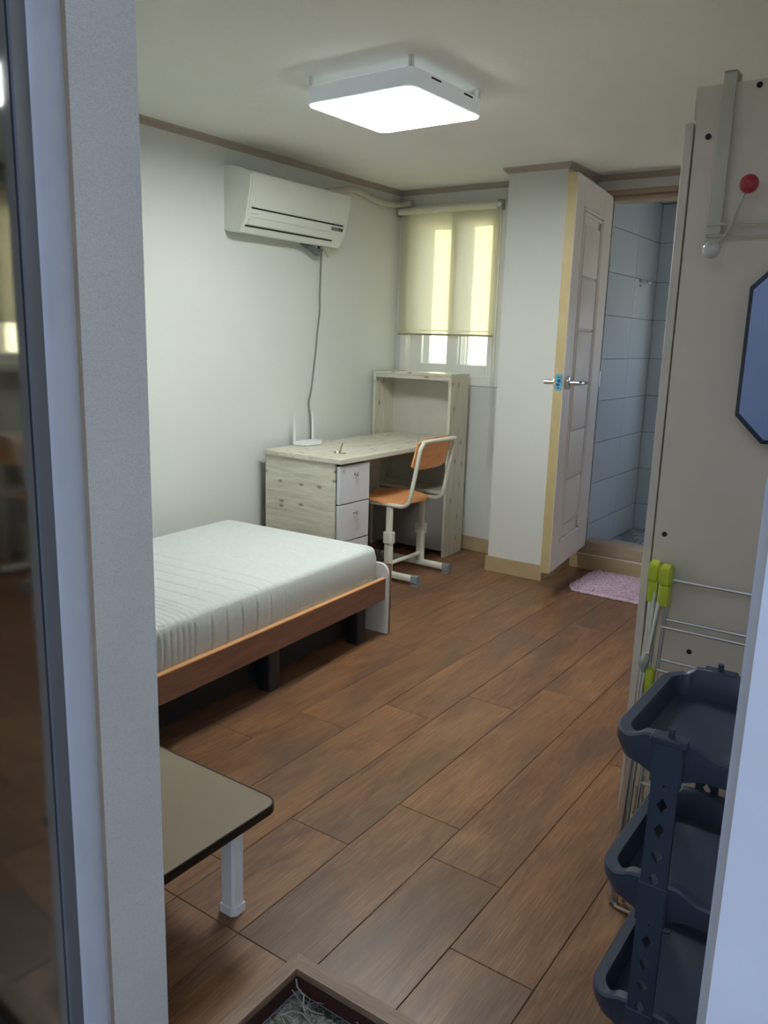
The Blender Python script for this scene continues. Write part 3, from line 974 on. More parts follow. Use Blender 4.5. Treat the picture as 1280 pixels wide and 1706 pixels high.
for y in (CY0 + .008, CY1 - .008):
    bm = NB()
    prism(bm, rrect(-2.455, -2.415, y - .014, y + .014, .012, 4), 2, .20, .424)
    prism(bm, rrect(-2.460, -2.410, y - .017, y + .017, .014, 4), 2, .05, .24)
    lg = obj('leg', bm, 'ivory_paint', ch, smooth=True)
    bm = NB()
    for z0, z1 in ((.215, .232), (.235, .252), (.255, .272)):
        prism(bm, rrect(-2.466, -2.404, y - .023, y + .023, .014, 4), 2, z0, z1)
    prism(bm, rrect(-2.463, -2.407, y - .021, y + .021, .012, 4), 2, .212, .275)
    obj('clamp', bm, 'ivory_paint', lg, smooth=True)
    ft = obj('foot', prism(NB(), rrect(y - .016, y + .016, .018, .056, .012, 4), 0, -2.72, -2.26), 'ivory_paint', ch, smooth=True)
    for x0, x1 in ((-2.275, -2.232), (-2.748, -2.705)):
        bm = NB()
        prism(bm, rrect(y - .018, y + .018, .010, .059, .012, 4), 0, x0, x1)
        prism(bm, rrect(x0 - .006, x1 + .004, y - .021, y + .021, .012, 4), 2, 0, .012)
        obj('end_cap', bm, 'cap_grey', ft, smooth=True)
obj('stretcher', cyl(NB(), (-2.435, CY0, .092), (-2.435, CY1, .092), .012), 'ivory_paint', ch, smooth=True)

# ---- wardrobe
WY = 1.862
wd = thing('wardrobe', 'tall greige wardrobe with bare side panel facing the entrance', 'wardrobe', (-.22, 2.3, 0))
bxo('side_panel', (-.522, .06, WY, WY + .018, 0, 1.843), 'wardrobe', wd, bev=.001)
bxo('side_panel', (-.522, .06, WY + .85, WY + .868, 0, 1.843), 'wardrobe', wd)
bxo('top_panel', (-.522, .06, WY + .018, WY + .85, 1.825, 1.843), 'wardrobe', wd)
bxo('bottom_panel', (-.522, .06, WY + .018, WY + .85, .06, .078), 'wardrobe', wd)
bxo('back_panel', (.052, .06, WY + .018, WY + .85, .078, 1.825), 'wardrobe', wd)
bxo('fascia', (-.527, -.510, WY + .0005, WY + .868, 1.782, 1.8435), 'wardrobe_edge', wd)
for k in range(2):
    dd = bxo('door', (-.5445, -.5265, WY + .002 + .434 * k, WY + .431 + .434 * k, .05, 1.776), 'wardrobe_edge', wd, bev=.001)
    hy = WY + (.40 if k == 0 else .468)
    bm = NB()
    tube(bm, [(-.5445, hy, .95), (-.568, hy, .955), (-.568, hy, 1.045), (-.5445, hy, 1.05)], .005, 8)
    obj('handle', bm, 'chrome', dd, smooth=True)
for x, z in ((-.494, 1.745), (-.499, .896), (-.416, .63), (-.405, 1.832), (-.501, .183)):
    obj('screw_cap', cyl(NB(), (x, WY + .0005, z), (x, WY - .0015, z), .006, 12), 'hole', wd, smooth=True)

# ---- serving cart
ct = thing('serving_cart', 'black plastic three tier rolling cart beside the wardrobe', 'cart', (-.19, 1.49, 0))
TX0, TX1, TY0, TY1 = -.412, .045, 1.308, 1.672
PXS = (-.307, -.06)                                    # post centres along x
def ring_pts(inset, r):
    return rrect(TX0 + inset, TX1 - inset, TY0 + inset, TY1 - inset, max(r - inset, .004), 7)
def densify(poly, step=.016):
    out = []
    for a, b in zip(poly, poly[1:] + poly[:1]):
        n = max(1, int(math.hypot(b[0] - a[0], b[1] - a[1]) / step))
        for k in range(n):
            out.append((a[0] + (b[0] - a[0]) * k / n, a[1] + (b[1] - a[1]) * k / n))
    return out
base_poly = densify(rrect(TX0, TX1, TY0, TY1, .062, 9))
cxt, cyt = (TX0 + TX1) / 2, (TY0 + TY1) / 2
def inset_pt(p, d):
    """offset inward from the rounded rectangle by d"""
    r = .062
    qx = min(max(p[0], TX0 + r), TX1 - r); qy = min(max(p[1], TY0 + r), TY1 - r)
    vx, vy = p[0] - qx, p[1] - qy
    L = math.hypot(vx, vy) or 1e-9
    return (p[0] - vx / L * d, p[1] - vy / L * d)
def lift(p):
    if min(abs(p[1] - TY0), abs(p[1] - TY1)) > .02:
        return 0
    s = 0
    for c in PXS:
        d = abs(p[0] - c)
        s = max(s, 1 if d < .035 else max(0, 1 - (d - .035) / .045))
    s = s * s * (3 - 2 * s)
    return .017 * s
def skirt(p):
    """lower edge of the skirt: deeper near the posts"""
    if min(abs(p[1] - TY0), abs(p[1] - TY1)) > .02:
        return -.045
    d = min(abs(p[0] - c) for c in PXS)
    return -.045 - .022 * max(0, 1 - d / .055)
def tray(zt):
    bm = NB()
    prof = [(.012, 'skirt'), (.0, -.018), (.0, 0.0), (.004, .004), (.022, .004), (.026, 0.0), (.034, -.034), (.042, -.038)]
    rings_ = []
    for ins, dz in prof:
        rg = []
        for p in base_poly:
            q = inset_pt(p, ins)
            l = lift(p)
            if dz == 'skirt':
                z = zt + skirt(p)
            else:
                z = zt + dz + (l if dz > -.03 else 0)
            rg.append(bm.verts.new((q[0], q[1], z)))
        rings_.append(rg)
    n = len(base_poly)
    for a, b in zip(rings_[:-1], rings_[1:]):
        for i in range(n):
            bm.faces.new((a[i], a[(i + 1) % n], b[(i + 1) % n], b[i]))
    bm.faces.new(rings_[-1])
    # underside
    low = [bm.verts.new((inset_pt(p, .04)[0], inset_pt(p, .04)[1], zt - .042)) for p in base_poly]
    for i in range(n):
        bm.faces.new((rings_[0][i], low[i], low[(i + 1) % n], rings_[0][(i + 1) % n]))
    bm.faces.new(list(reversed(low)))
    return bm
TZ = (.655, .385, .125)
for zt in TZ:
    obj('tray', tray(zt), 'cart', ct, smooth=True)
def post_panel(bm, xc, y0, y1, z0, z1, w=.045, nd=5):
    """flat upright pierced by diamond holes"""
    h = (z1 - z0) / nd
    hw, hh = .0095, h * .30
    for side in (y0, y1):
        pass
    def V(x, y, z):
        return bm.verts.new((x, y, z))
    for k in range(nd):
        a, b = z0 + k * h, z0 + (k + 1) * h
        mdl = (a + b) / 2
        D = [(xc, mdl - hh), (xc + hw, mdl), (xc, mdl + hh), (xc - hw, mdl)]
        O = [(xc - w / 2, a), (xc + w / 2, a), (xc + w / 2, b), (xc - w / 2, b)]
        quads = [[O[0], O[1], D[0]], [O[1], D[1], D[0]], [O[1], O[2], D[1]], [O[2], D[2], D[1]], [O[2], O[3], D[2]], [O[3], D[3], D[2]], [O[3], O[0], D[3]], [O[0], D[0], D[3]]]
        for q in quads:
            bm.faces.new([V(x, y0, z) for x, z in q]); bm.faces.new([V(x, y1, z) for x, z in reversed(q)])
        for i in range(4):
            p, q = D[i], D[(i + 1) % 4]
            bm.faces.new((V(p[0], y0, p[1]), V(q[0], y0, q[1]), V(q[0], y1, q[1]), V(p[0], y1, p[1])))
        for sx in (-1, 1):
            bm.faces.new((V(xc + sx * w / 2, y0, a), V(xc + sx * w / 2, y0, b), V(xc + sx * w / 2, y1, b), V(xc + sx * w / 2, y1, a)))
for xc in PXS:
    for yy, s_ in ((TY0, 1), (TY1, -1)):
        y0, y1 = sorted((yy - s_ * .004, yy + s_ * .006))
        bm = NB()
        for za, zb in ((TZ[1] + .002, TZ[0] - .03), (TZ[2] + .002, TZ[1] - .03)):
            post_panel(bm, xc, y0, y1, za, zb)
        for zt in TZ:
            box(bm, xc - .026, xc + .026, y0 - .001, y1 + .001, zt - .065, zt + .016, bev=.003)
        bmesh.ops.remove_doubles(bm, verts=bm.verts[:], dist=1e-5)
        po = obj('post', bm, 'cart', ct)
        bm = NB()
        ya, yb_ = sorted((yy - s_ * .008, yy + s_ * .022))
        box(bm, xc - .032, xc + .032, ya, yb_, TZ[0] + .010, TZ[0] + .023, bev=.003)
        cyl(bm, (xc, yy + s_ * .008, TZ[0] + .022), (xc, yy + s_ * .008, TZ[0] + .037), .006, 12)
        obj('post_cap', bm, 'cart', po, smooth=True)
for xc in (TX0 + .07, TX1 - .07):
    for yy in (TY0 + .06, TY1 - .06):
        bm = NB()
        cyl(bm, (xc, yy - .012, .025), (xc, yy + .012, .025), .025, 20)
        cyl(bm, (xc, yy, .03), (xc, yy, .09), .008, 10)
        obj('caster', bm, 'cart', ct, smooth=True)

# ---- low folding table
tb = thing('folding_table', 'low folding floor table with brown top and white legs by the entrance', 'table', (-1.45, 1.0, 0))
TTZ = .272
txa, txb, tya, tyb = -1.80, -1.135, .79, 1.262
obj('tabletop', prism(NB(), rrect(txa + .004, txb - .004, tya + .004, tyb - .004, .032, 6), 2, TTZ - .018, TTZ), 'tabletop', tb, smooth=True)
bm = NB()
oo = rrect(txa, txb, tya, tyb, .036, 6); ii = rrect(txa + .0045, txb - .0045, tya + .0045, tyb - .0045, .0315, 6)
for (pa_, pb_, z0, z1) in ((oo, ii, TTZ - .019, TTZ + .001),):
    A = [bm.verts.new((x, y, z0)) for x, y in pa_]; B = [bm.verts.new((x, y, z1 - .003)) for x, y in pa_]
    B2 = [bm.verts.new((x * .75 + x2 * .25, y * .75 + y2 * .25, z1)) for (x, y), (x2, y2) in zip(pa_, pb_)]
    C_ = [bm.verts.new((x, y, z1)) for x, y in pb_]; D_ = [bm.verts.new((x, y, z0)) for x, y in pb_]
    n = len(pa_)
    for P_, Q_ in ((A, B), (B, B2), (B2, C_), (C_, D_), (D_, A)):
        for i in range(n):
            bm.faces.new((P_[i], P_[(i + 1) % n], Q_[(i + 1) % n], Q_[i]))
obj('edge_band', bm, 'table_edge', tb, smooth=True)
for xx in (txb - .075, txa + .075):
    for yy in (tyb - .082, tya + .082):
        lg = obj('leg', prism(NB(), [(xx - .019, yy - .016), (xx + .013, yy - .016), (xx + .019, yy - .010), (xx + .019, yy + .016), (xx - .019, yy + .016)], 2, .012, TTZ - .019), 'white_plastic', tb)
        obj('foot_cap', prism(NB(), [(xx - .022, yy - .020), (xx + .014, yy - .020), (xx + .023, yy - .010), (xx + .023, yy + .019), (xx - .022, yy + .019)], 2, 0, .022), 'white_plastic', lg)

# ================================================================== WALL AND CEILING FITTINGS
# ---- ceiling lamp
lx, ly, lz0, lz1, lh = -1.805, 2.617, 2.118, 2.178, .232
lamp = thing('ceiling_lamp', 'square white LED ceiling lamp switched on', 'lamp', (lx, ly, ZC), R(-1.5))
bm = NB()
o1 = rrect(-lh, lh, -lh, lh, .035, 6); o2 = rrect(-lh + .006, lh - .006, -lh + .006, lh - .006, .03, 6)
zz = lambda z: z - ZC
A = [bm.verts.new((x, y, zz(lz1))) for x, y in o1]; B = [bm.verts.new((x, y, zz(lz0 + .004))) for x, y in o1]; C2 = [bm.verts.new((x, y, zz(lz0))) for x, y in o2]
n = len(A)
for P_, Q_ in ((A, B), (B, C2)):
    for i in range(n):
        bm.faces.new((P_[i], P_[(i + 1) % n], Q_[(i + 1) % n], Q_[i]))
bm.faces.new(A)
obj('housing', bm, 'light_body', lamp, smooth=True, local=True)
obj('diffuser', prism(NB(), o2, 2, zz(lz0 - .002), zz(lz0 + .002)), 'lamp', lamp, local=True)
bxo('led_tray', (-lh + .03, lh - .03, -lh + .03, lh - .03, zz(lz1), zz(lz1 + .012)), 'lamp_leak', lamp, local=True)
obj('ceiling_plate', box(NB(), -.14, .14, -.14, .14, zz(lz1 + .0121), 0), 'light_body', lamp, local=True)
for sx in (-1, 1):
    for sy in (-1, 1):
        bm = NB()
        box(bm, sx * (lh - .018) - .008, sx * (lh - .018) + .008, sy * (lh - .018) - .008, sy * (lh - .018) + .008, zz(lz1), 0, bev=.002)
        obj('clip', bm, 'white_plastic', lamp, local=True)
for yy in (-.09, .12):
    obj('vent_slot', box(NB(), lh - .001, lh + .0008, yy - .03, yy + .03, zz(lz1 - .012), zz(lz1 - .006)), 'dark_slot', lamp, local=True)

# ---- air conditioner
AY0, AY1 = 2.955, 3.732
ac = thing('air_conditioner', 'white wall mounted air conditioner above the bed', 'air conditioner', (XL, 3.34, 1.80))
prof = [(0, 1.812), (0, 2.102), (.055, 2.099), (.12, 2.082), (.168, 2.060), (.176, 2.052), (.170, 2.0), (.160, 1.955), (.149, 1.905), (.140, 1.866), (.118, 1.826), (.098, 1.797), (.085, 1.793), (.03, 1.802)]
obj('body', prism(NB(), [(XL + a, z) for a, z in prof], 1, AY0 + .004, AY1 - .004), 'ac_plastic', ac, smooth=True)
for ya, yb_ in ((AY0, AY0 + .012), (AY1 - .012, AY1)):
    obj('end_cheek', prism(NB(), [(XL + a * 1.012, z + (.001 if z > 1.95 else -.001)) for a, z in prof], 1, ya, yb_), 'ac_plastic', ac, smooth=True)
obj('front_panel', prism(NB(), [(XL + a, z) for a, z in ((.150, 1.912), (.156, 1.910), (.166, 1.955), (.177, 2.0), (.183, 2.052), (.176, 2.064), (.168, 2.060), (.165, 2.0))], 1, AY0 + .010, AY1 - .010), 'ac_plastic', ac, smooth=True)
obj('control_strip', prism(NB(), [(XL + a, z) for a, z in ((.136, 1.868), (.1455, 1.8675), (.1535, 1.902), (.148, 1.903))], 1, AY0 + .010, AY1 - .010), 'ac_plastic', ac)
obj('louvre', prism(NB(), [(XL + a, z) for a, z in ((.118, 1.834), (.129, 1.832), (.143, 1.860), (.136, 1.862))], 1, AY0 + .03, AY1 - .06), 'ac_plastic', ac)
obj('outlet_slot', prism(NB(), [(XL + a, z) for a, z in ((.1135, 1.823), (.1185, 1.8225), (.1228, 1.8285), (.117, 1.83))], 1, AY0 + .02, AY1 - .09), 'dark_slot', ac)
obj('panel_gap', prism(NB(), [(XL + a, z) for a, z in ((.140, 1.902), (.1525, 1.903), (.1545, 1.9095), (.145, 1.911))], 1, AY0 + .035, AY1 - .03), 'dark_slot', ac)
obj('display', prism(NB(), [(XL + a, z) for a, z in ((.146, 1.8755), (.1488, 1.8755), (.1528, 1.8935), (.150, 1.8935))], 1, 3.60, 3.70), 'grey_part', ac)
bm = NB()
for yy in (3.665, 3.685):
    prism(bm, [(XL + a, z) for a, z in ((.1485, 1.879), (.1498, 1.879), (.1530, 1.890), (.151, 1.890))], 1, yy, yy + .008)
obj('display_digit', bm, 'dark_slot', ac)
# small maker's name on the control strip (lettering)
fc = bpy.data.curves.new('lettering', 'FONT')
fc.body = 'Whisen'; fc.size = .017; fc.extrude = .0003
fo = bpy.data.objects.new('lettering_curve', fc)
COL.objects.link(fo)
bpy.context.view_layer.update()
lm = bpy.data.meshes.new_from_object(fo.evaluated_get(bpy.context.evaluated_depsgraph_get()))
bpy.data.objects.remove(fo)
lm.materials.clear(); lm.materials.append(MAT['dark_slot'])
fo = bpy.data.objects.new('lettering', lm)
COL.objects.link(fo)
fo.parent = ac
fo.location = Vector((XL + .1496, 2.985, 1.880)) - ac.location
fo.rotation_euler = (R(77), 0, R(90))
# hose, drain, cable
hs = tag(obj('refrigerant_hose', tube(NB(), smooth_path([(-2.995, 3.70, 2.095), (-3.0, 3.80, 2.115), (-3.003, 3.93, 2.143), (-3.004, 4.05, 2.138), (-3.004, 4.18, 2.118), (-3.002, 4.32, 2.118), (-2.995, 4.42, 2.128), (-2.965, 4.447, 2.134), (-2.925, 4.452, 2.138)], 6), .0185, 12), 'hose', smooth=True), 'off white wrapped hose from the air conditioner into the room corner', 'hose')
bm = NB()
tube(bm, smooth_path([(-2.985, 3.47, 1.797), (-2.97, 3.53, 1.782), (-2.96, 3.58, 1.762), (-2.975, 3.615, 1.775), (-2.99, 3.63, 1.797)], 4), [.004, .008, .011, .013, .015, .017, .019, .020, .020, .019, .018, .016, .014, .012, .010, .008, .006], 8)
obj('taped_stub', bm, 'tape', ac, smooth=True)
bm = NB()
tube(bm, [(-2.99, 3.655, 1.80), (-2.985, 3.672, 1.785), (-2.985, 3.705, 1.752)], .006, 8)
obj('drain_stub', bm, 'hose', ac, smooth=True)
cb = [(-3.021, 3.695, 1.788), (-3.021, 3.690, 1.765), (-3.018, 3.677, 1.552), (-3.020, 3.679, 1.445), (-3.018, 3.659, 1.341), (-3.020, 3.645, 1.21), (-3.018, 3.610, 1.016), (-3.014, 3.584, .941), (-3.008, 3.592, .862), (-2.995, 3.585, .76), (-2.99, 3.575, .727)]
tag(obj('power_cable', tube(NB(), smooth_path(cb, 6), .005, 8), 'cable', smooth=True), 'thin grey cable hanging down the left wall to the desk', 'cable')

# ---- roller blind
bl = thing('roller_blind', 'cream roller blind pulled most of the way down the window', 'blind', (-2.67, 4.45, 2.10))
fx0, fx1, fy = -3.012, -2.322, 4.448
bm = NB()
tube(bm, [(fx0, fy, 2.088), (fx1, fy, 2.088)], .021, 20)
obj('roll', bm, plain('rolled cream fabric', lin(232, 230, 208), 0.8), bl, smooth=True)
bxo('fabric', (fx0 + .003, fx1 - .003, fy + .0205, fy + .0212, 1.365, 2.09), 'blind', bl)
bxo('hem_pocket', (fx0 + .003, fx1 - .003, fy + .0195, fy + .022, 1.350, 1.372), 'blind', bl)
bxo('hem_bar', (fx0, fx1, fy + .016, fy + .025, 1.338, 1.350), plain('beige hem bar', lin(170, 162, 136), 0.5), bl, bev=.002)
for x0, x1 in ((fx0 - .010, fx0 - .002), (fx1 + .004, fx1 + .030)):
    bm = NB()
    prism(bm, rrect(x0, x1, 2.060, 2.118, min(.003, (x1 - x0) / 2.1), 3), 1, fy - .018, fy + .032)
    bk_o = obj('bracket', bm, plain('grey plastic bracket', lin(178, 178, 168), 0.4), bl, smooth=True)
obj('chain_wheel', cyl(NB(), (fx1 + .0165, fy - .019, 2.088), (fx1 + .0165, fy - .024, 2.088), .014, 18), 'white_plastic', bl, smooth=True)
bm = NB()
me_b = []
z = 2.075
while z > .575:
    for x in (-2.302, -2.287):
        g = bmesh.ops.create_icosphere(bm, subdivisions=1, radius=.0032)
        for v in g['verts']:
            v.co += Vector((x - .012 * 0 + .004 * math.sin(z * 3) * (2.1 - z) / 1.5, fy - .012, z))
    z -= .0062
for k in range(5):
    a = math.pi + math.pi * k / 4
    g = bmesh.ops.create_icosphere(bm, subdivisions=1, radius=.0032)
    for v in g['verts']:
        v.co += Vector((-2.2945 + .0075 * math.cos(a) + .004 * math.sin(1.7), fy - .012, .573 + .009 * math.sin(a)))
bc = obj('bead_chain', bm, plain('white beads', lin(206, 204, 190), 0.4), bl, smooth=True)
bc['kind'] = 'stuff'

# ---- towel hook in the bathroom
bm = NB()
hx, hy, hz = XT + .004, 5.16, 1.692
tube(bm, [(hx, hy, hz), (hx + .006, hy, hz), (hx + .010, hy, hz), (hx + .05, hy, hz)], [.026, .024, .010, .008], 14)
th = tag(obj('towel_hook', bm, 'chrome', smooth=True), 'small chrome towel hook on the tiled bathroom wall', 'hook')
bm = NB()
tube(bm, smooth_path([(hx + .045, hy, hz), (hx + .052, hy - .02, hz - .004), (hx + .055, hy - .045, hz + .004), (hx + .052, hy - .05, hz + .016)], 4), .006, 8)
tube(bm, smooth_path([(hx + .045, hy, hz), (hx + .052, hy + .02, hz - .004), (hx + .055, hy + .045, hz + .004), (hx + .052, hy + .05, hz + .016)], 4), .006, 8)
ball(bm, (hx + .055, hy, hz), .011, 10, 8)
obj('prong', bm, 'chrome', th, smooth=True)

# ================================================================== SMALL THINGS
# ---- over-door hook rack on the wardrobe side
hk = thing('hook_rack', 'cream metal hook rack hung over the wardrobe top', 'hook rack', (-.45, WY, 1.7))
bm = NB()
sy = WY - .012
box(bm, -.472, -.446, sy - .003, sy, 1.53, 1.862, bev=.001)
box(bm, -.472, -.446, sy - .003, WY + .026, 1.859, 1.863, bev=.001)
box(bm, -.472, -.446, WY + .023, WY + .026, 1.848, 1.863)
obj('strap', bm, 'cream_metal', hk)
for z in (1.568, 1.545):
    bm = NB()
    cyl(bm, (-.474, sy - .006, z), (.055, sy - .006, z), .0032, 8)
    obj('rod', bm, 'cream_metal', hk, smooth=True)
bm = NB()
ex_, ez_ = .0, 0
tube(bm, smooth_path([(-.399, sy - .030, 1.628), (-.412, sy - .018, 1.60), (-.424, sy - .013, 1.568), (-.432, sy - .014, 1.548), (-.442, sy - .03, 1.53), (-.446, sy - .045, 1.522)], 4), .004, 8)
ha = obj('double_hook', bm, 'cream_metal', hk, smooth=True)
obj('ball_tip', ball(NB(), (-.393, sy - .036, 1.638), .0185, 18, 12), 'red_ball', ha, smooth='all')['label'] = 'glossy red ball tip'
obj('ball_tip', ball(NB(), (-.448, sy - .052, 1.513), .0175, 18, 12), 'white_ball', ha, smooth='all')['label'] = 'glossy white ball tip'

# ---- octagonal mirror on the wardrobe side
mo = [(-.373, 1.181), (-.373, 1.44), (-.318, 1.497), (-.09, 1.497), (-.035, 1.44), (-.035, 1.181), (-.09, 1.126), (-.318, 1.126)]
mi = tag(bpy.data.objects.new('wall_mirror', None), 'octagonal frameless mirror stuck on the wardrobe side panel', 'mirror')
COL.objects.link(mi); mi.location = (-.204, WY - .004, 1.31); mi.rotation_euler = (0, 0, R(7))
mcx, mcz = -.204, 1.311
bm = NB()
def oct_(k):
    return [(mcx + (x - mcx) * k, mcz + (z - mcz) * k) for x, z in mo]
y0_, y1_ = WY - .0227, WY - .027
L0 = [bm.verts.new((x, y0_, z)) for x, z in oct_(1)]
L1 = [bm.verts.new((x, y1_ + .003, z)) for x, z in oct_(1)]
L2 = [bm.verts.new((x, y1_, z)) for x, z in oct_(.955)]
for P_, Q_ in ((L0, L1), (L1, L2)):
    for i in range(8):
        bm.faces.new((P_[i], P_[(i + 1) % 8], Q_[(i + 1) % 8], Q_[i]))
bm.faces.new(L0)
obj('bevel_edge', bm, plain('dark mirror edge', lin(52, 58, 72), 0.25), mi)
bm = NB()
bm.faces.new([bm.verts.new((x, y1_, z)) for x, z in oct_(.955)])
obj('mirror_glass', bm, 'mirror', mi)

# ---- drying rack leaning folded on the wardrobe side
dr = thing('drying_rack', 'folded steel drying rack with lime green joints leaning on the wardrobe', 'drying rack', (-.23, 1.79, 0))
def lean(z, o=0.0):
    return 1.842 - (0.84 - z) * .085 - o
for sx, xl in ((1, -.505), (-1, .055)):
    def X(d):
        return xl + sx * d
    # tubes: an outer pair and an inner pair, slightly crossed
    for nm, pts, rr in (('tube', [(X(.002), lean(.80, .004), .80), (X(-.012), lean(.0, .004), .006)], .0058),
                        ('tube', [(X(.030), lean(.80, .026), .80), (X(.012), lean(.58, .030), .58)], .0058),
                        ('tube', [(X(.012), lean(.58, .030), .58), (X(.0), lean(.006, .03), .006)], .0058),
                        ('tube', [(X(.010), lean(.80, .014), .80), (X(.0), lean(.0, .016), .006)], .0045),
                        ('tube', [(X(.038), lean(.80, .010), .80), (X(.026), lean(.0, .012), .006)], .0045),
                        ('tube', [(X(.022), lean(.80, .020), .80), (X(.012), lean(.0, .022), .006)], .0045)):
        obj(nm, cyl(NB(), pts[0], pts[1], rr, 10), 'steel', dr, smooth=True)
    for d, o_ in ((.003, .006), (.033, .022)):
        bm = NB()
        yc = lean(.80, o_)
        prism(bm, [(yc - .019, .792), (yc + .019, .792)] + [(yc + .019 * math.cos(R(a)), .820 + .019 * math.sin(R(a))) for a in range(0, 181, 20)], 0, X(d) - .0128, X(d) + .0128)
        bmesh.ops.bevel(bm, geom=[e for e in bm.edges if e.calc_face_angle(0) > 1.2], offset=.004, segments=2, affect='EDGES')
        jn = obj('joint', bm, 'lime', dr, smooth=True)
        obj('sleeve', box(NB(), X(d) - .0115, X(d) + .0115, lean(.77, o_) - .0125, lean(.77, o_) + .0125, .742, .7915, bev=.004, seg=2), 'lime', jn, smooth=True)
    obj('clip', tube(NB(), [(X(.016), lean(.6, .042), .636), (X(.015), lean(.6, .044), .622), (X(.010), lean(.6, .046), .610), (X(.012), lean(.6, .042), .588)], [.006, .012, .011, .005], 7), 'clear_clip', dr, smooth=True)
    obj('sleeve', box(NB(), X(.026) - .009, X(.026) + .009, lean(.58, .03) - .009, lean(.58, .03) + .009, .535, .595, bev=.004, seg=2), 'lime', dr, smooth=True)
for z, o_ in ((.800, .006), (.708, .006), (.697, .030), (.613, .006), (.593, .022), (.305, .004), (.32, .026), (.52, .006), (.42, .006), (.21, .006)):
    obj('rail', cyl(NB(), (-.468, lean(z, o_), z), (.02, lean(z, o_), z), .0038, 8), 'steel', dr, smooth=True)
for k, (x, z) in enumerate(((-.482, .30), (-.468, .33))):
    pts = [(x, lean(z, .008), z), (x + .004, lean(z - .10, .008), z - .10), (x + .018, lean(z - .16, .008), z - .16), (x + .045, lean(z - .21, .008), z - .21), (x + .09, lean(z - .24, .008), z - .24), (x + .3, lean(z - .245, .008), z - .245)]
    obj('bent_wire', tube(NB(), smooth_path(pts, 5), .003, 8), 'steel', dr, smooth=True)
pts = [(-.505, lean(.02, .03), .02), (-.49, lean(0, .034), .006), (-.44, lean(0, .04), .005), (0, lean(0, .04), .005)]
obj('bent_wire', tube(NB(), smooth_path(pts, 5), .004, 8), 'steel', dr, smooth=True)

# ---- router and keys on the desk
rtm = thing('wifi_router', 'small white wifi router with two antennas on the desk', 'router', (-2.91, 3.47, DZT), R(-4))
obj('body', prism(NB(), [(-.034, -.085), (.020, -.075), (.036, -.045), (.036, .055), (.020, .080), (-.034, .085), (-.042, .06), (-.042, -.06)], 2, .003, .024), 'white_plastic', rtm, local=True)
for yy in (-.072, .072):
    an = obj('antenna', tube(NB(), [(-.046, yy, .010), (-.046, yy, .03), (-.047, yy - .001, .10), (-.048, yy - .002, .178)], [.007, .007, .0052, .0035], 10), 'white_plastic', rtm, smooth=True, local=True)
    obj('antenna_pivot', cyl(NB(), (-.054, yy, .012), (-.036, yy, .012), .007, 10), 'white_plastic', an, smooth=True, local=True)
for a in (-.06, .06):
    for b in (-.025, .02):
        obj('rubber_foot', cyl(NB(), (b, a, 0), (b, a, .004), .006, 8), 'cap_grey', rtm, local=True)

ky = thing('key_ring', 'key ring with brass keys lying near the desk edge', 'keys', (-2.585, 3.33, DZT))
ky0 = Vector((-2.60, 3.325, DZT))
bm = NB()
tube(bm, arc((ky0.x, ky0.y, DZT + .004), .016, 0, 2 * math.pi * 23 / 24, 23, 'xy'), .0022, 6, closed=True)
tube(bm, arc((ky0.x, ky0.y, DZT + .0075), .0155, 0, 2 * math.pi * 23 / 24, 23, 'xy'), .0018, 6, closed=True)
obj('ring', bm, 'brass', ky, smooth=True)
bm = NB()
tube(bm, [(ky0.x + .010, ky0.y + .010, DZT + .004), (ky0.x + .004, ky0.y + .030, DZT + .030), (ky0.x, ky0.y + .046, DZT + .048)], [.0045, .0035, .003], 6)
obj('key', bm, 'brass', ky)
bm = NB()
prism(bm, [(ky0.x + .014, ky0.y + .000), (ky0.x + .022, ky0.y - .006), (ky0.x + .032, ky0.y + .002), (ky0.x + .040, ky0.y + .022), (ky0.x + .036, ky0.y + .024), (ky0.x + .026, ky0.y + .008), (ky0.x + .018, ky0.y + .010)], 2, DZT + .001, DZT + .004)
obj('key', bm, 'brass', ky)

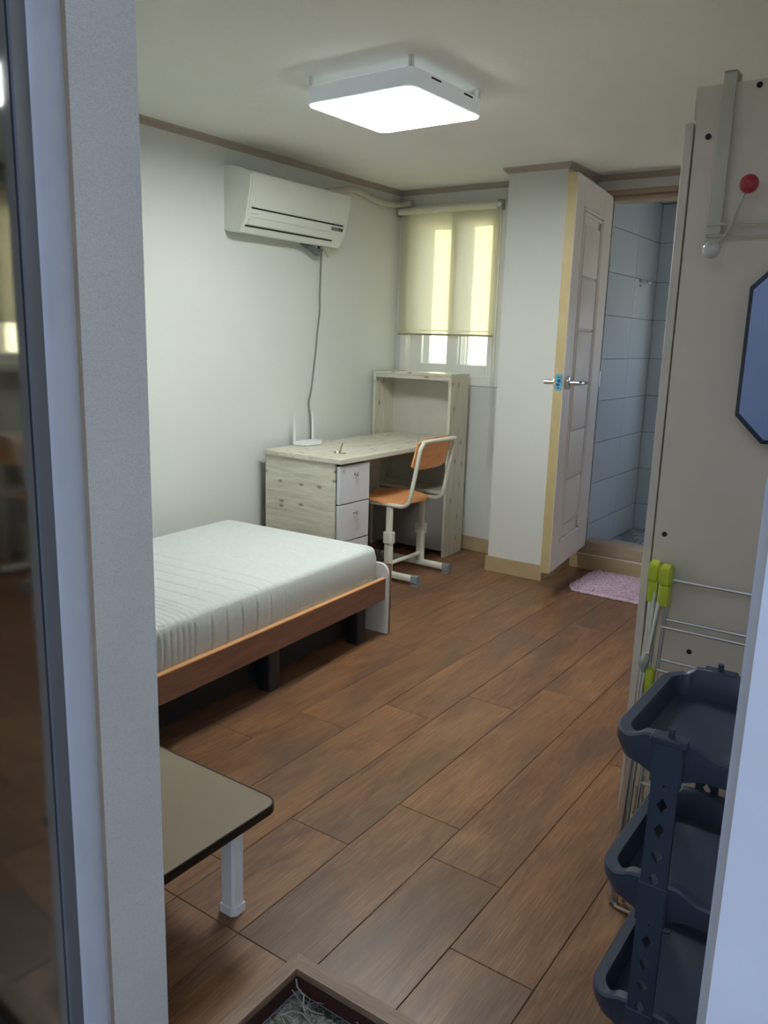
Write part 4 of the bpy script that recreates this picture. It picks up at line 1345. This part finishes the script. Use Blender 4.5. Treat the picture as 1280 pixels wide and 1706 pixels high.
# ---- bath mat
bm = NB()
rx0, rx1, ry0, ry1 = -1.585, -1.0, 4.065, 4.50
cx_, cy_ = (rx0 + rx1) / 2, (ry0 + ry1) / 2
per = densify(rrect(rx0, rx1, ry0, ry1, .075, 8), .012)
rg = random.Random(5)
N_ = len(per)
lay = []
for f_, z in ((1.0, .0015), (1.0, .008), (.975, .017), (.90, .021), (.75, .021), (.55, .022), (.3, .021)):
    row = []
    for i, (x, y) in enumerate(per):
        wob = .006 * math.sin(i * 1.35) * (1 if f_ > .95 else 0)
        dx, dy = x - cx_, y - cy_
        L = math.hypot(dx, dy)
        k = f_ + wob / L
        row.append(bm.verts.new((cx_ + dx * k, cy_ + dy * k, z + (rg.uniform(-.0025, .0025) if z > .01 else 0))))
    lay.append(row)
for a, b in zip(lay[:-1], lay[1:]):
    for i in range(N_):
        bm.faces.new((a[i], a[(i + 1) % N_], b[(i + 1) % N_], b[i]))
bm.faces.new(lay[-1]); bm.faces.new(list(reversed(lay[0])))
rug = thing('bath_mat', 'pale pink fluffy bath mat on the floor before the bathroom', 'mat', (cx_, cy_, 0))
obj('backing', bm, 'rug', rug, smooth='all')
bm = NB()
for k in range(9000):
    x, y = rg.uniform(rx0 + .004, rx1 - .004), rg.uniform(ry0 + .004, ry1 - .004)
    ddx = max(rx0 + .075 - x, x - rx1 + .075, 0); ddy = max(ry0 + .075 - y, y - ry1 + .075, 0)
    if math.hypot(ddx, ddy) > .074:
        continue
    a = rg.uniform(0, 2 * math.pi); l = rg.uniform(.004, .009)
    ux, uy = math.cos(a), math.sin(a)
    v0 = bm.verts.new((x - uy * .0028, y + ux * .0028, .019)); v1 = bm.verts.new((x + uy * .0028, y - ux * .0028, .019))
    v2 = bm.verts.new((x + ux * l, y + uy * l, .027))
    bm.faces.new((v0, v1, v2))
pl = obj('pile', bm, 'rug', rug)
pl['kind'] = 'stuff'

# ---- doormat in the shoe pit with shredded strands
dm = thing('doormat', 'black printed doormat with pale tangled strands in the shoe pit', 'mat', (-.5, .9, ZP))
obj('mat', prism(NB(), rrect(PX + .02, -.12, .70, PY - .02, .02, 4), 2, ZP + .001, ZP + .012), 'doormat', dm)
bm = NB()
rg = random.Random(11)
for k in range(150):
    x, y = rg.uniform(PX + .04, -.35), rg.uniform(.75, PY - .03)
    a = rg.uniform(0, 6.28)
    pts = [Vector((x, y, ZP + .014))]
    for j in range(4):
        a += rg.uniform(-.9, .9)
        q = pts[-1] + Vector((math.cos(a) * .022, math.sin(a) * .022, rg.uniform(-.004, .012)))
        q.x = max(q.x, PX + .022); q.y = min(q.y, PY - .022); q.z = max(q.z, ZP + .013)
        pts.append(q)
    tube(bm, pts, rg.uniform(.0008, .0022), 5)
sd = obj('strands', bm, 'straw', dm)
sd['kind'] = 'stuff'
